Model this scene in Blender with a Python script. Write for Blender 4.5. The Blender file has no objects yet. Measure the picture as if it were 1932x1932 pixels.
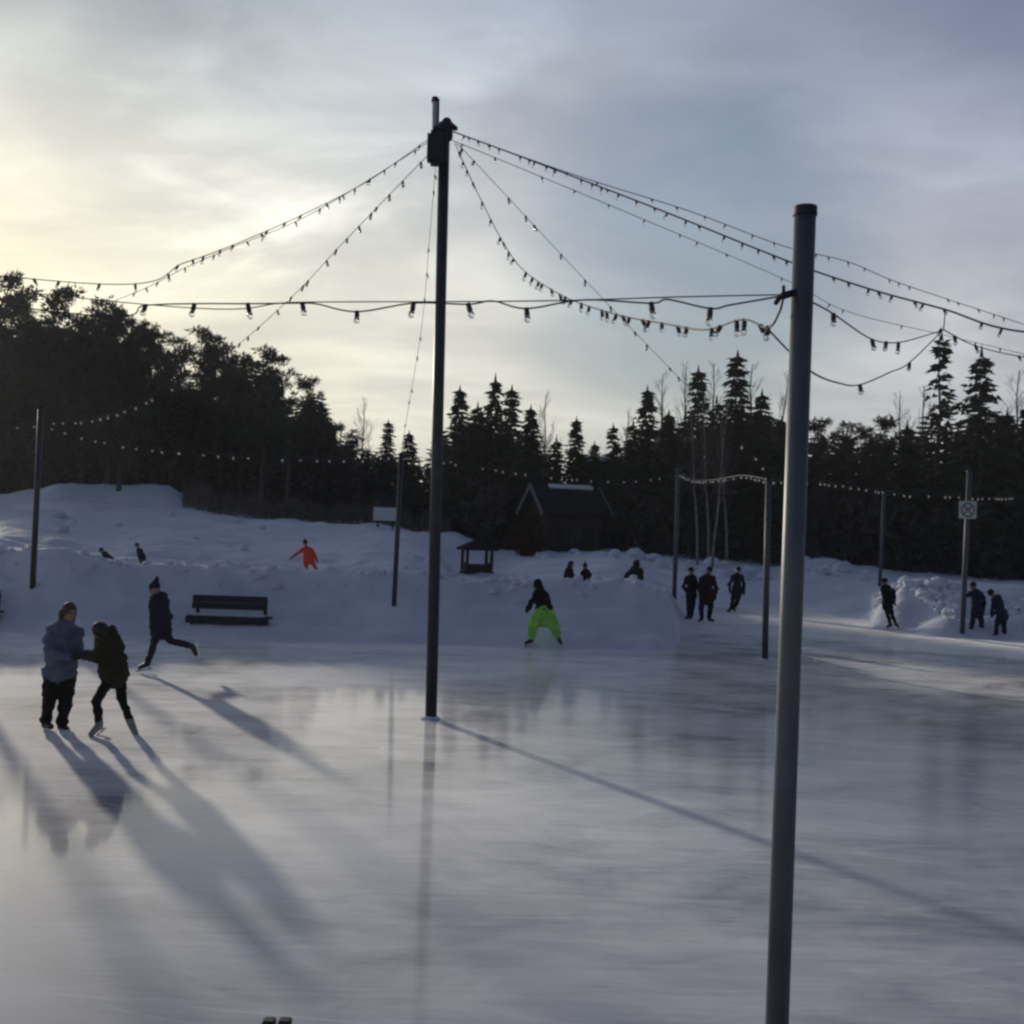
import bpy, bmesh, math, random
from mathutils import Vector, Matrix, noise
R = math.radians
random.seed(7)
scene = bpy.context.scene
COL = scene.collection

# ------------------------------------------------------------------ camera
H = 2.9; F = 1981.0; CX = 966.0
PITCH = math.atan(29/1981); ROLL = 0.03
fwd = Vector((0, math.cos(PITCH), math.sin(PITCH)))
rt0 = Vector((1, 0, 0)); up0 = rt0.cross(fwd)
up = up0*math.cos(ROLL) - rt0*math.sin(ROLL)
rt = rt0*math.cos(ROLL) + up0*math.sin(ROLL)
CAM = Vector((0, 0, H))
cam = bpy.data.cameras.new('camera'); co = bpy.data.objects.new('camera', cam); COL.objects.link(co)
m = Matrix((rt, up, -fwd)).transposed().to_4x4(); m.translation = CAM
co.matrix_world = m
cam.sensor_width = 36; cam.lens = 36*F/1932; cam.clip_end = 6000; cam.clip_start = 0.05
scene.camera = co

def ray(px, py): return rt*((px-CX)/F) + up*((CX-py)/F) + fwd
def P(px, py, D):
    r = ray(px, py); return CAM + r*(D/r.y)
def G(px, py, z=0.0):
    r = ray(px, py); return CAM + r*((z-H)/r.z)
def yh(px): return 995+.03*(px-966)
def px_of(X, Y): return 966+X/Y*F

# ------------------------------------------------------------------ tagging
def tag(o, label=None, cat=None, group=None, kind=None):
    if label: o['label'] = label
    if cat: o['category'] = cat
    if group: o['group'] = group
    if kind: o['kind'] = kind
    return o
def empty(name, loc, label=None, cat=None, group=None):
    o = bpy.data.objects.new(name, None); COL.objects.link(o); o.location = loc
    o.empty_display_size = .2
    return tag(o, label, cat, group)

# ------------------------------------------------------------------ mesh builder
class MB:
    def __init__(s): s.v = []; s.f = []; s.mi = []; s.cur = 0
    def add(s, vs, fs):
        n = len(s.v); s.v += [tuple(v) for v in vs]
        for f in fs: s.f.append(tuple(i+n for i in f)); s.mi.append(s.cur)
    def box(s, c, size, rot=None):
        c = Vector(c); hx, hy, hz = size[0]/2, size[1]/2, size[2]/2
        vs = [Vector((x*hx, y*hy, z*hz)) for x in (-1, 1) for y in (-1, 1) for z in (-1, 1)]
        if rot is not None: vs = [rot @ v for v in vs]
        s.add([v+c for v in vs], [(0,1,3,2),(4,6,7,5),(0,4,5,1),(2,3,7,6),(0,2,6,4),(1,5,7,3)])
    def bbox(s, c, size, rot=None, b=.01):
        bm = bmesh.new(); bmesh.ops.create_cube(bm, size=1)
        for v in bm.verts: v.co = Vector((v.co.x*size[0], v.co.y*size[1], v.co.z*size[2]))
        bmesh.ops.bevel(bm, geom=bm.edges[:], offset=b, segments=2, affect='EDGES')
        bm.verts.index_update()
        vs = [(rot @ v.co if rot is not None else v.co)+Vector(c) for v in bm.verts]
        s.add(vs, [[v.index for v in f.verts] for f in bm.faces]); bm.free()
    def tube(s, pts, rad, n=8, cap=True):
        pts = [Vector(p) for p in pts]
        if not isinstance(rad, (list, tuple)): rad = [rad]*len(pts)
        rings = []; prev = None
        for i, p in enumerate(pts):
            a = pts[max(i-1, 0)]; b = pts[min(i+1, len(pts)-1)]
            t = (b-a); t = t.normalized() if t.length > 1e-9 else Vector((0, 0, 1))
            if prev is None:
                u = t.orthogonal().normalized()
            else:
                u = prev - t*prev.dot(t); u = u.normalized() if u.length > 1e-6 else t.orthogonal().normalized()
            prev = u; w = t.cross(u)
            rings.append([p+(u*math.cos(2*math.pi*k/n)+w*math.sin(2*math.pi*k/n))*rad[i] for k in range(n)])
        vs = [v for r in rings for v in r]; fs = []
        for i in range(len(pts)-1):
            for k in range(n):
                k2 = (k+1) % n
                fs.append((i*n+k, i*n+k2, (i+1)*n+k2, (i+1)*n+k))
        if cap:
            fs.append(tuple(range(n-1, -1, -1))); fs.append(tuple((len(pts)-1)*n+k for k in range(n)))
        s.add(vs, fs)
    def cap(s, a, b, ra, rb, n=10):
        """tapered capsule with round ends"""
        a = Vector(a); b = Vector(b); d = b-a
        t = d.normalized() if d.length > 1e-6 else Vector((0, 0, 1))
        pts = []; rad = []
        for k in range(5):
            an = math.pi/2*(k/4.0); pts.append(a-t*ra*math.cos(an)); rad.append(max(ra*math.sin(an), ra*.04))
        for k in range(5):
            an = math.pi/2*(k/4.0); pts.append(b+t*rb*math.sin(an)); rad.append(max(rb*math.cos(an), rb*.04))
        # straight tube along t
        u = t.orthogonal().normalized(); w = t.cross(u); vs = []; fs = []
        for p, r in zip(pts, rad):
            vs += [p+(u*math.cos(2*math.pi*k/n)+w*math.sin(2*math.pi*k/n))*r for k in range(n)]
        for i in range(len(pts)-1):
            for k in range(n):
                k2 = (k+1) % n; fs.append((i*n+k, i*n+k2, (i+1)*n+k2, (i+1)*n+k))
        fs.append(tuple(range(n-1, -1, -1))); fs.append(tuple((len(pts)-1)*n+k for k in range(n)))
        s.add(vs, fs)
    def ell(s, c, r, rot=None, n=12, mrows=8):
        c = Vector(c); vs = []; fs = []
        for i in range(mrows+1):
            th = math.pi*min(max(i/mrows, .015), .985)
            for k in range(n):
                v = Vector((r[0]*math.sin(th)*math.cos(2*math.pi*k/n), r[1]*math.sin(th)*math.sin(2*math.pi*k/n), r[2]*math.cos(th)))
                vs.append((rot @ v if rot is not None else v)+c)
        for i in range(mrows):
            for k in range(n):
                k2 = (k+1) % n; fs.append((i*n+k, (i+1)*n+k, (i+1)*n+k2, i*n+k2))
        fs.append(tuple(range(n))); fs.append(tuple(mrows*n+k for k in range(n-1, -1, -1)))
        s.add(vs, fs)
    def tri(s, a, b, c): s.add((a, b, c), ((0, 1, 2),))
    def quad(s, a, b, c, d): s.add((a, b, c, d), ((0, 1, 2, 3),))
    def mesh(s, name, mats, smooth=False):
        me = bpy.data.meshes.new(name); me.from_pydata(s.v, [], s.f)
        for mt in (mats if isinstance(mats, (list, tuple)) else [mats]): me.materials.append(mt)
        me.polygons.foreach_set('material_index', s.mi)
        if smooth: me.polygons.foreach_set('use_smooth', [True]*len(me.polygons))
        me.update(); return me
    def build(s, name, mats, parent=None, smooth=False, loc=None):
        """verts are given in world space; parent offset is subtracted"""
        me = s.mesh(name, mats, smooth)
        return link(name, me, parent, loc)
def link(name, me, parent=None, loc=None):
    o = bpy.data.objects.new(name, me); COL.objects.link(o)
    if loc is not None: o.location = loc
    if parent is not None: o.parent = parent
    return o
def shifted(mb, off):
    off = Vector(off); mb.v = [tuple(Vector(v)-off) for v in mb.v]; return mb
def fuse(mb, name, mat, parent, voxel=.02, smooth=4, fold=0.0):
    """one continuous skin over all capsules of mb"""
    me = mb.mesh('tmp', mat)
    o = bpy.data.objects.new('tmp', me); COL.objects.link(o)
    r = o.modifiers.new('r', 'REMESH'); r.mode = 'VOXEL'; r.voxel_size = voxel
    sm = o.modifiers.new('s', 'SMOOTH'); sm.iterations = smooth; sm.factor = .5
    dg = bpy.context.evaluated_depsgraph_get(); dg.update()
    out = bpy.data.meshes.new_from_object(o.evaluated_get(dg))
    bpy.data.objects.remove(o); bpy.data.meshes.remove(me)
    if fold:
        nrm = [v.normal.copy() for v in out.vertices]; sx = random.uniform(0, 50)
        for v, n_ in zip(out.vertices, nrm):
            q = Vector((v.co.x*5+sx, v.co.y*5, v.co.z*11))
            v.co += n_*fold*(.25+noise.fractal(q, 1.0, 2.0, 3)-.35*abs(noise.noise(q*1.7)))
    out.name = name; out.materials.clear(); out.materials.append(mat)
    out.polygons.foreach_set('use_smooth', [True]*len(out.polygons))
    return link(name, out, parent)

# ------------------------------------------------------------------ materials
def mat(name, col, rough=.7, var=.25, scale=6.0, metal=0.0, bump=0.0, spec=.5, bscale=None):
    m = bpy.data.materials.new(name); m.use_nodes = True
    nt = m.node_tree; b = nt.nodes['Principled BSDF']
    tc = nt.nodes.new('ShaderNodeTexCoord')
    n = nt.nodes.new('ShaderNodeTexNoise'); n.inputs['Scale'].default_value = scale; n.inputs['Detail'].default_value = 5
    nt.links.new(tc.outputs['Object'], n.inputs['Vector'])
    rp = nt.nodes.new('ShaderNodeValToRGB')
    rp.color_ramp.elements[0].position = .3; rp.color_ramp.elements[1].position = .7
    rp.color_ramp.elements[0].color = [c*(1-var) for c in col]+[1]
    rp.color_ramp.elements[1].color = [min(c*(1+var), 1) for c in col]+[1]
    nt.links.new(n.outputs['Fac'], rp.inputs['Fac']); nt.links.new(rp.outputs['Color'], b.inputs['Base Color'])
    b.inputs['Roughness'].default_value = rough; b.inputs['Metallic'].default_value = metal
    b.inputs['Specular IOR Level'].default_value = spec
    if bump:
        bp = nt.nodes.new('ShaderNodeBump'); bp.inputs['Strength'].default_value = bump; bp.inputs['Distance'].default_value = .03
        n2 = nt.nodes.new('ShaderNodeTexNoise'); n2.inputs['Scale'].default_value = bscale or scale*3; n2.inputs['Detail'].default_value = 6
        nt.links.new(tc.outputs['Object'], n2.inputs['Vector'])
        nt.links.new(n2.outputs['Fac'], bp.inputs['Height']); nt.links.new(bp.outputs['Normal'], b.inputs['Normal'])
    return m
M = {}
M['spruce'] = mat('spruce_needles', (.062, .070, .046), .9, .35, 1.2, spec=.1)
M['pine'] = mat('pine_needles', (.078, .080, .054), .9, .35, 1.0, spec=.1)
M['bark'] = mat('bark', (.11, .09, .075), .95, .4, 5, bump=.5, spec=.1)
M['birch'] = mat('birch_bark', (.24, .225, .205), .85, .4, 4, bump=.2, spec=.1)
M['twig'] = mat('twigs', (.12, .105, .09), .95, .3, 3, spec=.1)
M['brush'] = mat('brush', (.075, .068, .056), .95, .5, .8, spec=.1)
M['rust'] = mat('rusty_foliage', (.075, .038, .022), .95, .4, 2, spec=.1)
M['floor'] = mat('forest_floor', (.05, .044, .036), .95, .5, .4, spec=.1)
M['steel'] = mat('galvanised_steel', (.115, .127, .137), .5, .22, 2.2, metal=.4, bump=.08)
M['darksteel'] = mat('dark_pole_steel', (.045, .05, .058), .45, .25, 4, metal=.4)
M['midsteel'] = mat('weathered_steel', (.10, .105, .11), .55, .2, 4, metal=.4)
M['black'] = mat('black_plastic', (.015, .016, .018), .55, .2, 8)
M['pipe'] = mat('grey_pipe', (.42, .43, .44), .5, .1, 8)
M['cable'] = mat('cable', (.035, .035, .04), .6, .2, 8)
M['bench'] = mat('bench_wood', (.018, .021, .036), .7, .3, 9, bump=.15, spec=.2)
M['wood'] = mat('brown_wood', (.024, .016, .014), .8, .3, 5, bump=.3)
M['darkwood'] = mat('dark_wood', (.03, .026, .024), .8, .3, 5, bump=.3)
M['shingle'] = mat('dark_shingles', (.022, .025, .03), .95, .3, 9, bump=.4, spec=.05)
M['trim'] = mat('pale_trim', (.15, .145, .15), .7, .15, 6)
M['white'] = mat('white_panel', (.62, .62, .60), .55, .08, 5)
M['signmark'] = mat('sign_mark', (.10, .10, .11), .6, .1, 8)
M['glassdark'] = mat('window_glass', (.015, .018, .02), .5, .1, 3, spec=.05)
M['skin'] = mat('skin', (.30, .185, .135), .55, .1, 12)
M['eye'] = mat('eye', (.02, .02, .02), .2, .1, 10)
M['hair_brown'] = mat('brown_hair', (.055, .032, .022), .6, .4, 30)
M['hair_dark'] = mat('dark_hair', (.012, .010, .009), .6, .4, 30)
M['blade'] = mat('skate_blade', (.45, .46, .48), .25, .1, 5, metal=.9)
M['boot_black'] = mat('black_boot', (.015, .015, .017), .5, .2, 12)
M['boot_grey'] = mat('grey_boot', (.24, .24, .23), .55, .15, 12)
M['glove'] = mat('dark_glove', (.016, .016, .02), .8, .3, 20)
def cloth(name, c): 
    if name not in M: M[name] = mat(name, c, .9, .22, 7, bump=.35, spec=.15, bscale=14)
    return M[name]
cloth('pale_blue_cloth', (.135, .155, .215)); cloth('olive_cloth', (.034, .033, .018)); cloth('navy_cloth', (.018, .020, .040))
cloth('black_cloth', (.012, .012, .013)); cloth('lime_cloth', (.33, .70, .12)); cloth('orange_cloth', (.76, .085, .045))
cloth('teal_cloth', (.012, .030, .032)); cloth('maroon_cloth', (.030, .014, .014)); cloth('green_cloth', (.014, .032, .022))
cloth('blue_cloth', (.022, .032, .065)); cloth('plum_cloth', (.035, .022, .035)); cloth('grey_cloth', (.06, .062, .066))

def bulb_mat():
    m = bpy.data.materials.new('bulb_glass'); m.use_nodes = True
    nt = m.node_tree; b = nt.nodes['Principled BSDF']
    tc = nt.nodes.new('ShaderNodeTexCoord'); n = nt.nodes.new('ShaderNodeTexNoise'); n.inputs['Scale'].default_value = 40
    nt.links.new(tc.outputs['Object'], n.inputs['Vector'])
    rp = nt.nodes.new('ShaderNodeValToRGB'); rp.color_ramp.elements[0].color = (.42, .41, .38, 1); rp.color_ramp.elements[1].color = (.62, .60, .56, 1)
    nt.links.new(n.outputs['Fac'], rp.inputs['Fac']); nt.links.new(rp.outputs['Color'], b.inputs['Base Color'])
    b.inputs['Roughness'].default_value = .12
    b.inputs['Emission Color'].default_value = (1, .9, .75, 1); b.inputs['Emission Strength'].default_value = .06
    return m
M['bulb'] = bulb_mat()
def clear_mat():
    m = bpy.data.materials.new('clear_bulb_glass'); m.use_nodes = True
    nt = m.node_tree; b = nt.nodes['Principled BSDF']
    tc = nt.nodes.new('ShaderNodeTexCoord'); n = nt.nodes.new('ShaderNodeTexNoise'); n.inputs['Scale'].default_value = 60
    nt.links.new(tc.outputs['Object'], n.inputs['Vector'])
    rp = nt.nodes.new('ShaderNodeValToRGB'); rp.color_ramp.elements[0].color = (.70, .69, .66, 1); rp.color_ramp.elements[1].color = (.9, .89, .87, 1)
    nt.links.new(n.outputs['Fac'], rp.inputs['Fac']); nt.links.new(rp.outputs['Color'], b.inputs['Base Color'])
    b.inputs['Roughness'].default_value = .04; b.inputs['IOR'].default_value = 1.2; b.inputs['Transmission Weight'].default_value = 1
    return m
M['clear'] = clear_mat()

def snow_mat():
    m = bpy.data.materials.new('snow'); m.use_nodes = True
    nt = m.node_tree; N = nt.nodes; L = nt.links; b = N['Principled BSDF']
    tc = N.new('ShaderNodeTexCoord')
    n = N.new('ShaderNodeTexNoise'); n.inputs['Scale'].default_value = .5; n.inputs['Detail'].default_value = 8
    L.new(tc.outputs['Object'], n.inputs['Vector'])
    rp = N.new('ShaderNodeValToRGB'); rp.color_ramp.elements[0].position = .3; rp.color_ramp.elements[1].position = .68
    rp.color_ramp.elements[0].color = (.56, .60, .68, 1); rp.color_ramp.elements[1].color = (.74, .77, .82, 1)
    L.new(n.outputs['Fac'], rp.inputs['Fac']); L.new(rp.outputs['Color'], b.inputs['Base Color'])
    b.inputs['Roughness'].default_value = .75; b.inputs['Specular IOR Level'].default_value = .25
    n2 = N.new('ShaderNodeTexNoise'); n2.inputs['Scale'].default_value = 2.2; n2.inputs['Detail'].default_value = 9; n2.inputs['Roughness'].default_value = .62
    L.new(tc.outputs['Object'], n2.inputs['Vector'])
    bp = N.new('ShaderNodeBump'); bp.inputs['Strength'].default_value = .45; bp.inputs['Distance'].default_value = .16
    L.new(n2.outputs['Fac'], bp.inputs['Height']); L.new(bp.outputs['Normal'], b.inputs['Normal'])
    return m
M['snow'] = snow_mat()

def ice_mat():
    m = bpy.data.materials.new('ice'); m.use_nodes = True
    nt = m.node_tree; N = nt.nodes; L = nt.links; b = N['Principled BSDF']
    tc = N.new('ShaderNodeTexCoord')
    def nz(scale, rot, detail, rough=.6, dist=0.0, s=1.0):
        mp = N.new('ShaderNodeMapping'); mp.inputs['Scale'].default_value = scale; mp.inputs['Rotation'].default_value = (0, 0, R(rot))
        L.new(tc.outputs['Object'], mp.inputs['Vector'])
        n = N.new('ShaderNodeTexNoise'); n.inputs['Scale'].default_value = s; n.inputs['Detail'].default_value = detail
        n.inputs['Roughness'].default_value = rough; n.inputs['Distortion'].default_value = dist
        L.new(mp.outputs['Vector'], n.inputs['Vector']); return n.outputs['Fac']
    def math_(op, a, b_=None, clamp=False):
        n = N.new('ShaderNodeMath'); n.operation = op; n.use_clamp = clamp
        for i, x in enumerate((a, b_)):
            if x is None: continue
            if isinstance(x, (int, float)): n.inputs[i].default_value = x
            else: L.new(x, n.inputs[i])
        return n.outputs[0]
    patch = nz((.11, .20, 1), 8, 6, .58, .9)             # large worn areas
    streak = nz((.6, 1.25, 1), 14, 9, .7, .9)            # broad skate streaks
    sc1 = nz((.9, 11, 1), -31, 6, .75, 1.1)                # fine scratches, three directions
    sc2 = nz((.8, 18, 1), 24, 4, .7, .9)
    sc3 = nz((.6, 13, 1), -4, 4, .7, 1.2)
    sep = N.new('ShaderNodeSeparateXYZ'); L.new(tc.outputs['Object'], sep.inputs[0])
    # darker, less frosted ice on the right half of the rink
    mr = N.new('ShaderNodeMapRange'); mr.inputs['From Min'].default_value = -1; mr.inputs['From Max'].default_value = 7
    mr.inputs['To Min'].default_value = .12; mr.inputs['To Max'].default_value = -.09; mr.interpolation_type = 'SMOOTHSTEP'
    L.new(sep.outputs['X'], mr.inputs['Value'])
    f = math_('ADD', math_('MULTIPLY', patch, 1.25), math_('MULTIPLY', streak, 1.0))
    f = math_('ADD', f, math_('MULTIPLY', math_('ADD', sc1, math_('ADD', sc2, sc3)), .30))
    mid = nz((.34, .5, 1), -16, 8, .66, 1.2)             # blown frost and worn lanes
    f = math_('ADD', math_('ADD', f, math_('MULTIPLY', math_('SUBTRACT', mid, .5), 1.0)), mr.outputs[0])
    # snow dusted ice away from the middle of the rink
    fy = N.new('ShaderNodeMapRange'); fy.interpolation_type = 'SMOOTHSTEP'; fy.inputs['From Min'].default_value = 22; fy.inputs['From Max'].default_value = 31
    L.new(sep.outputs['Y'], fy.inputs['Value'])
    f = math_('ADD', f, math_('MULTIPLY', fy.outputs[0], .30))
    # skate cuts: long curved hairlines, broken up by a mask
    cuts = None
    for sc_, ro, wd in (((.07, .34, 1), 24, .0022), ((.06, .30, 1), -33, .0022), ((.05, .42, 1), 4, .0026), ((.08, .36, 1), 68, .0024), ((.07, .5, 1), -10, .003), ((.06, .45, 1), 41, .0026)):
        c_ = nz(sc_, ro, 1, .3, .12)
        mr2 = N.new('ShaderNodeMapRange'); mr2.inputs['From Min'].default_value = 0; mr2.inputs['From Max'].default_value = wd; mr2.inputs['To Min'].default_value = 1; mr2.inputs['To Max'].default_value = 0
        L.new(math_('ABSOLUTE', math_('SUBTRACT', c_, .5)), mr2.inputs['Value'])
        mk = N.new('ShaderNodeMapRange'); mk.inputs['From Min'].default_value = .48; mk.inputs['From Max'].default_value = .62
        L.new(nz((.9, .9, 1), ro*2, 3, .6), mk.inputs['Value'])
        t_ = math_('MULTIPLY', mr2.outputs[0], mk.outputs[0]); cuts = t_ if cuts is None else math_('MAXIMUM', cuts, t_)
    f = math_('ADD', f, math_('MULTIPLY', cuts, .26))
    rp = N.new('ShaderNodeValToRGB'); rp.color_ramp.elements[0].position = 0.0; rp.color_ramp.elements[1].position = 1.0
    g = N.new('ShaderNodeMapRange'); g.inputs['From Min'].default_value = 1.26; g.inputs['From Max'].default_value = 1.90
    L.new(f, g.inputs['Value']); L.new(g.outputs[0], rp.inputs['Fac'])
    rp.color_ramp.elements[0].color = (.085, .105, .15, 1); rp.color_ramp.elements[1].color = (.44, .47, .54, 1)
    e = rp.color_ramp.elements.new(.45); e.color = (.27, .30, .365, 1)
    L.new(rp.outputs['Color'], b.inputs['Base Color'])
    r = N.new('ShaderNodeMapRange'); r.inputs['From Min'].default_value = 0; r.inputs['From Max'].default_value = 1
    r.inputs['To Min'].default_value = .5; r.inputs['To Max'].default_value = .75
    L.new(g.outputs[0], r.inputs['Value']); L.new(r.outputs[0], b.inputs['Roughness'])
    b.inputs['IOR'].default_value = 1.31; b.inputs['Specular IOR Level'].default_value = .2
    b.inputs['Sheen Roughness'].default_value = .42
    sw = N.new('ShaderNodeMapRange'); sw.inputs['To Min'].default_value = .15; sw.inputs['To Max'].default_value = .9
    L.new(g.outputs[0], sw.inputs['Value']); L.new(sw.outputs[0], b.inputs['Sheen Weight'])
    cw = N.new('ShaderNodeMapRange'); cw.inputs['To Min'].default_value = 1.0; cw.inputs['To Max'].default_value = .85
    L.new(g.outputs[0], cw.inputs['Value']); L.new(math_('MULTIPLY', cw.outputs[0], math_('SUBTRACT', 1.0, math_('MULTIPLY', fy.outputs[0], .75))), b.inputs['Coat Weight'])
    cr = N.new('ShaderNodeMapRange'); cr.inputs['From Min'].default_value = -2; cr.inputs['From Max'].default_value = 6; cr.inputs['To Min'].default_value = .07; cr.inputs['To Max'].default_value = .17
    L.new(sep.outputs['X'], cr.inputs['Value']); L.new(cr.outputs[0], b.inputs['Coat Roughness'])
    b.inputs['Coat IOR'].default_value = 1.31
    bp = N.new('ShaderNodeBump'); bp.inputs['Strength'].default_value = .035; bp.inputs['Distance'].default_value = .02
    hh = math_('ADD', math_('MULTIPLY', math_('ADD', sc1, sc2), .5), streak)
    L.new(hh, bp.inputs['Height']); L.new(bp.outputs['Normal'], b.inputs['Normal'])
    return m
M['ice'] = ice_mat()

# ------------------------------------------------------------------ terrain
STOPS = {}
def row(D, *pz): STOPS[D] = pz
lo = -.07
row(1.0, (0, lo)); row(24.2, (0, lo)); row(25.3, (-600, .0), (1220, .0), (1285, lo))
row(26.3, (1235, .30), (1285, lo))
row(27.3, (-600, .95), (100, 1.0), (300, .8), (1200, .8), (1255, .5), (1290, lo))
row(28.6, (-600, 1.9), (0, 1.9), (100, 2.02), (200, 1.78), (270, 1.6), (400, 1.56), (560, 1.5), (640, 1.54), (700, 1.62), (760, 1.62), (850, 1.55), (1100, 1.55), (1200, 1.5), (1262, 1.2), (1292, lo))
row(31, (-600, 1.7), (0, 1.7), (200, 1.5), (300, 1.35), (560, 1.28), (760, 1.4), (950, 1.25), (1200, 1.25), (1265, .9), (1295, lo), (1800, lo), (1932, -.02), (2400, .2))
row(33, (-600, 1.6), (0, 1.6), (200, 1.35), (500, 1.3), (640, 1.36), (760, 1.45), (830, 1.2), (870, .95), (940, .95), (1150, 1.2), (1260, .8), (1300, lo), (1650, lo), (1720, .05), (1800, .5), (1932, .7), (2400, .7))
row(36, (-600, 1.75), (0, 1.7), (200, 1.45), (500, 1.3), (640, 1.55), (700, 1.85), (760, 1.75), (830, 1.2), (865, .8), (940, .8), (1150, 1.3), (1260, .9), (1310, lo), (1640, lo), (1670, .65), (1710, 1.2), (1800, 1.5), (1932, 1.4), (2400, 1.4))
row(42, (-600, 2.3), (0, 2.2), (200, 1.75), (300, 1.9), (500, 1.6), (640, 1.85), (700, 1.9), (820, 1.4), (860, .75), (950, .75), (1030, 1.0), (1150, 1.4), (1290, .5), (1360, lo), (1540, lo), (1630, .35), (1700, 1.0), (1800, 1.15), (1932, 1.0))
row(50, (-600, 2.9), (0, 2.75), (200, 2.35), (500, 2.15), (640, 2.2), (760, 2.2), (820, 1.8), (870, .8), (950, .8), (1030, 1.25), (1150, 1.6), (1290, 1.0), (1350, .8), (1450, .6), (1550, 1.0), (1630, .9), (1700, .8), (1932, .7))
row(60, (-600, 3.4), (0, 3.4), (100, 3.6), (200, 3.4), (330, 3.2), (500, 2.8), (700, 2.7), (850, 2.3), (950, 1.45), (1030, 1.5), (1150, 1.6), (1290, 1.3), (1350, 1.1), (1450, 1.0), (1550, 1.6), (1630, 1.1), (1700, .8), (1932, .6))
row(72, (-600, 3.6), (0, 4.0), (60, 4.4), (110, 4.95), (310, 5.0), (345, 4.5), (420, 3.75), (520, 3.2), (700, 3.0), (850, 2.5), (950, 1.5), (1030, 1.6), (1550, 1.6), (1700, 1.0), (1932, .8))
row(95, (-600, 4.0), (0, 4.5), (330, 5.0), (500, 3.6), (850, 2.8), (1030, 1.8), (1932, 1.2))
row(3000, (0, 5.0))
DS = sorted(STOPS)
def lin(pz, x):
    if x <= pz[0][0]: return pz[0][1]
    for (a, za), (b, zb) in zip(pz, pz[1:]):
        if x <= b:
            t = (x-a)/(b-a); t = t*t*(3-2*t); return za+(zb-za)*t
    return pz[-1][1]
def z_raw(X, Y):
    Y = max(Y, 1.0); px = px_of(X, Y)
    for a, b in zip(DS, DS[1:]):
        if Y <= b:
            t = (Y-a)/(b-a); t = t*t*(3-2*t)
            return lin(STOPS[a], px)*(1-t)+lin(STOPS[b], px)*t
    return 5.0
def ztop(X, Y):
    z = z_raw(X, Y)
    if Y > 24.2 and z > lo+.01:
        k = min(1, max(0, z-lo-.02)/.5)
        z += k*(.20*noise.fractal(Vector((X*.4, Y*.5, 0)), 1.0, 2.0, 4) + .055*noise.fractal(Vector((X*1.4, Y*1.4, 5)), 1.0, 2.0, 4))
    return z
def ground():
    mb = MB(); pxs = list(range(-1400, 3500, 9)); Ds = []
    d = 1.5
    while d < 1400:
        Ds.append(d); d += max(.12 if 25 < d < 40 else .25, d*.009 if d > 40 else (.9 if d < 24.5 else .12))
        if d > 130: d *= 1.2
    for D in Ds:
        for px in pxs:
            X = (px-966)/F*D; mb.v.append((X, D, ztop(X, D)))
    n = len(pxs)
    for i in range(len(Ds)-1):
        for j in range(n-1):
            mb.f.append((i*n+j, i*n+j+1, (i+1)*n+j+1, (i+1)*n+j))
    mb.mi = [0]*len(mb.f)
    tag(mb.build('snow_ground', M['snow'], smooth=True), kind='structure')
    b = MB(); b.quad((-2000, -95, -.35), (2000, -95, -.35), (2000, 2050, -.35), (-2000, 2050, -.35))
    tag(b.build('snow_field', M['snow']), kind='structure')
    f = MB()                                                       # bare needle litter under the wood
    pxs2 = list(range(-1000, 3000, 30)); Ds2 = [76+i*4 for i in range(40)]
    for D in Ds2:
        for px in pxs2:
            DD = D-(10 if px > 900 else 0) + 1.5*noise.noise(Vector((px*.02, 3, 0)))
            X = (px-966)/F*DD; f.v.append((X, DD, ztop(X, DD)+.10))
    n = len(pxs2)
    for i in range(len(Ds2)-1):
        for j in range(n-1): f.f.append((i*n+j, i*n+j+1, (i+1)*n+j+1, (i+1)*n+j))
    f.mi = [0]*len(f.f)
    tag(f.build('forest_floor', M['floor'], smooth=True), kind='structure')
    ic = MB(); xs = [-70+7*i for i in range(21)]; ys = [-25+7*i for i in range(13)]
    for y in ys:
        for x in xs: ic.v.append((x, y, 0))
    for i in range(len(ys)-1):
        for j in range(len(xs)-1): ic.f.append((i*21+j, i*21+j+1, (i+1)*21+j+1, (i+1)*21+j))
    ic.mi = [0]*len(ic.f)
    tag(ic.build('ice', M['ice']), kind='structure')
ground()

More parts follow.
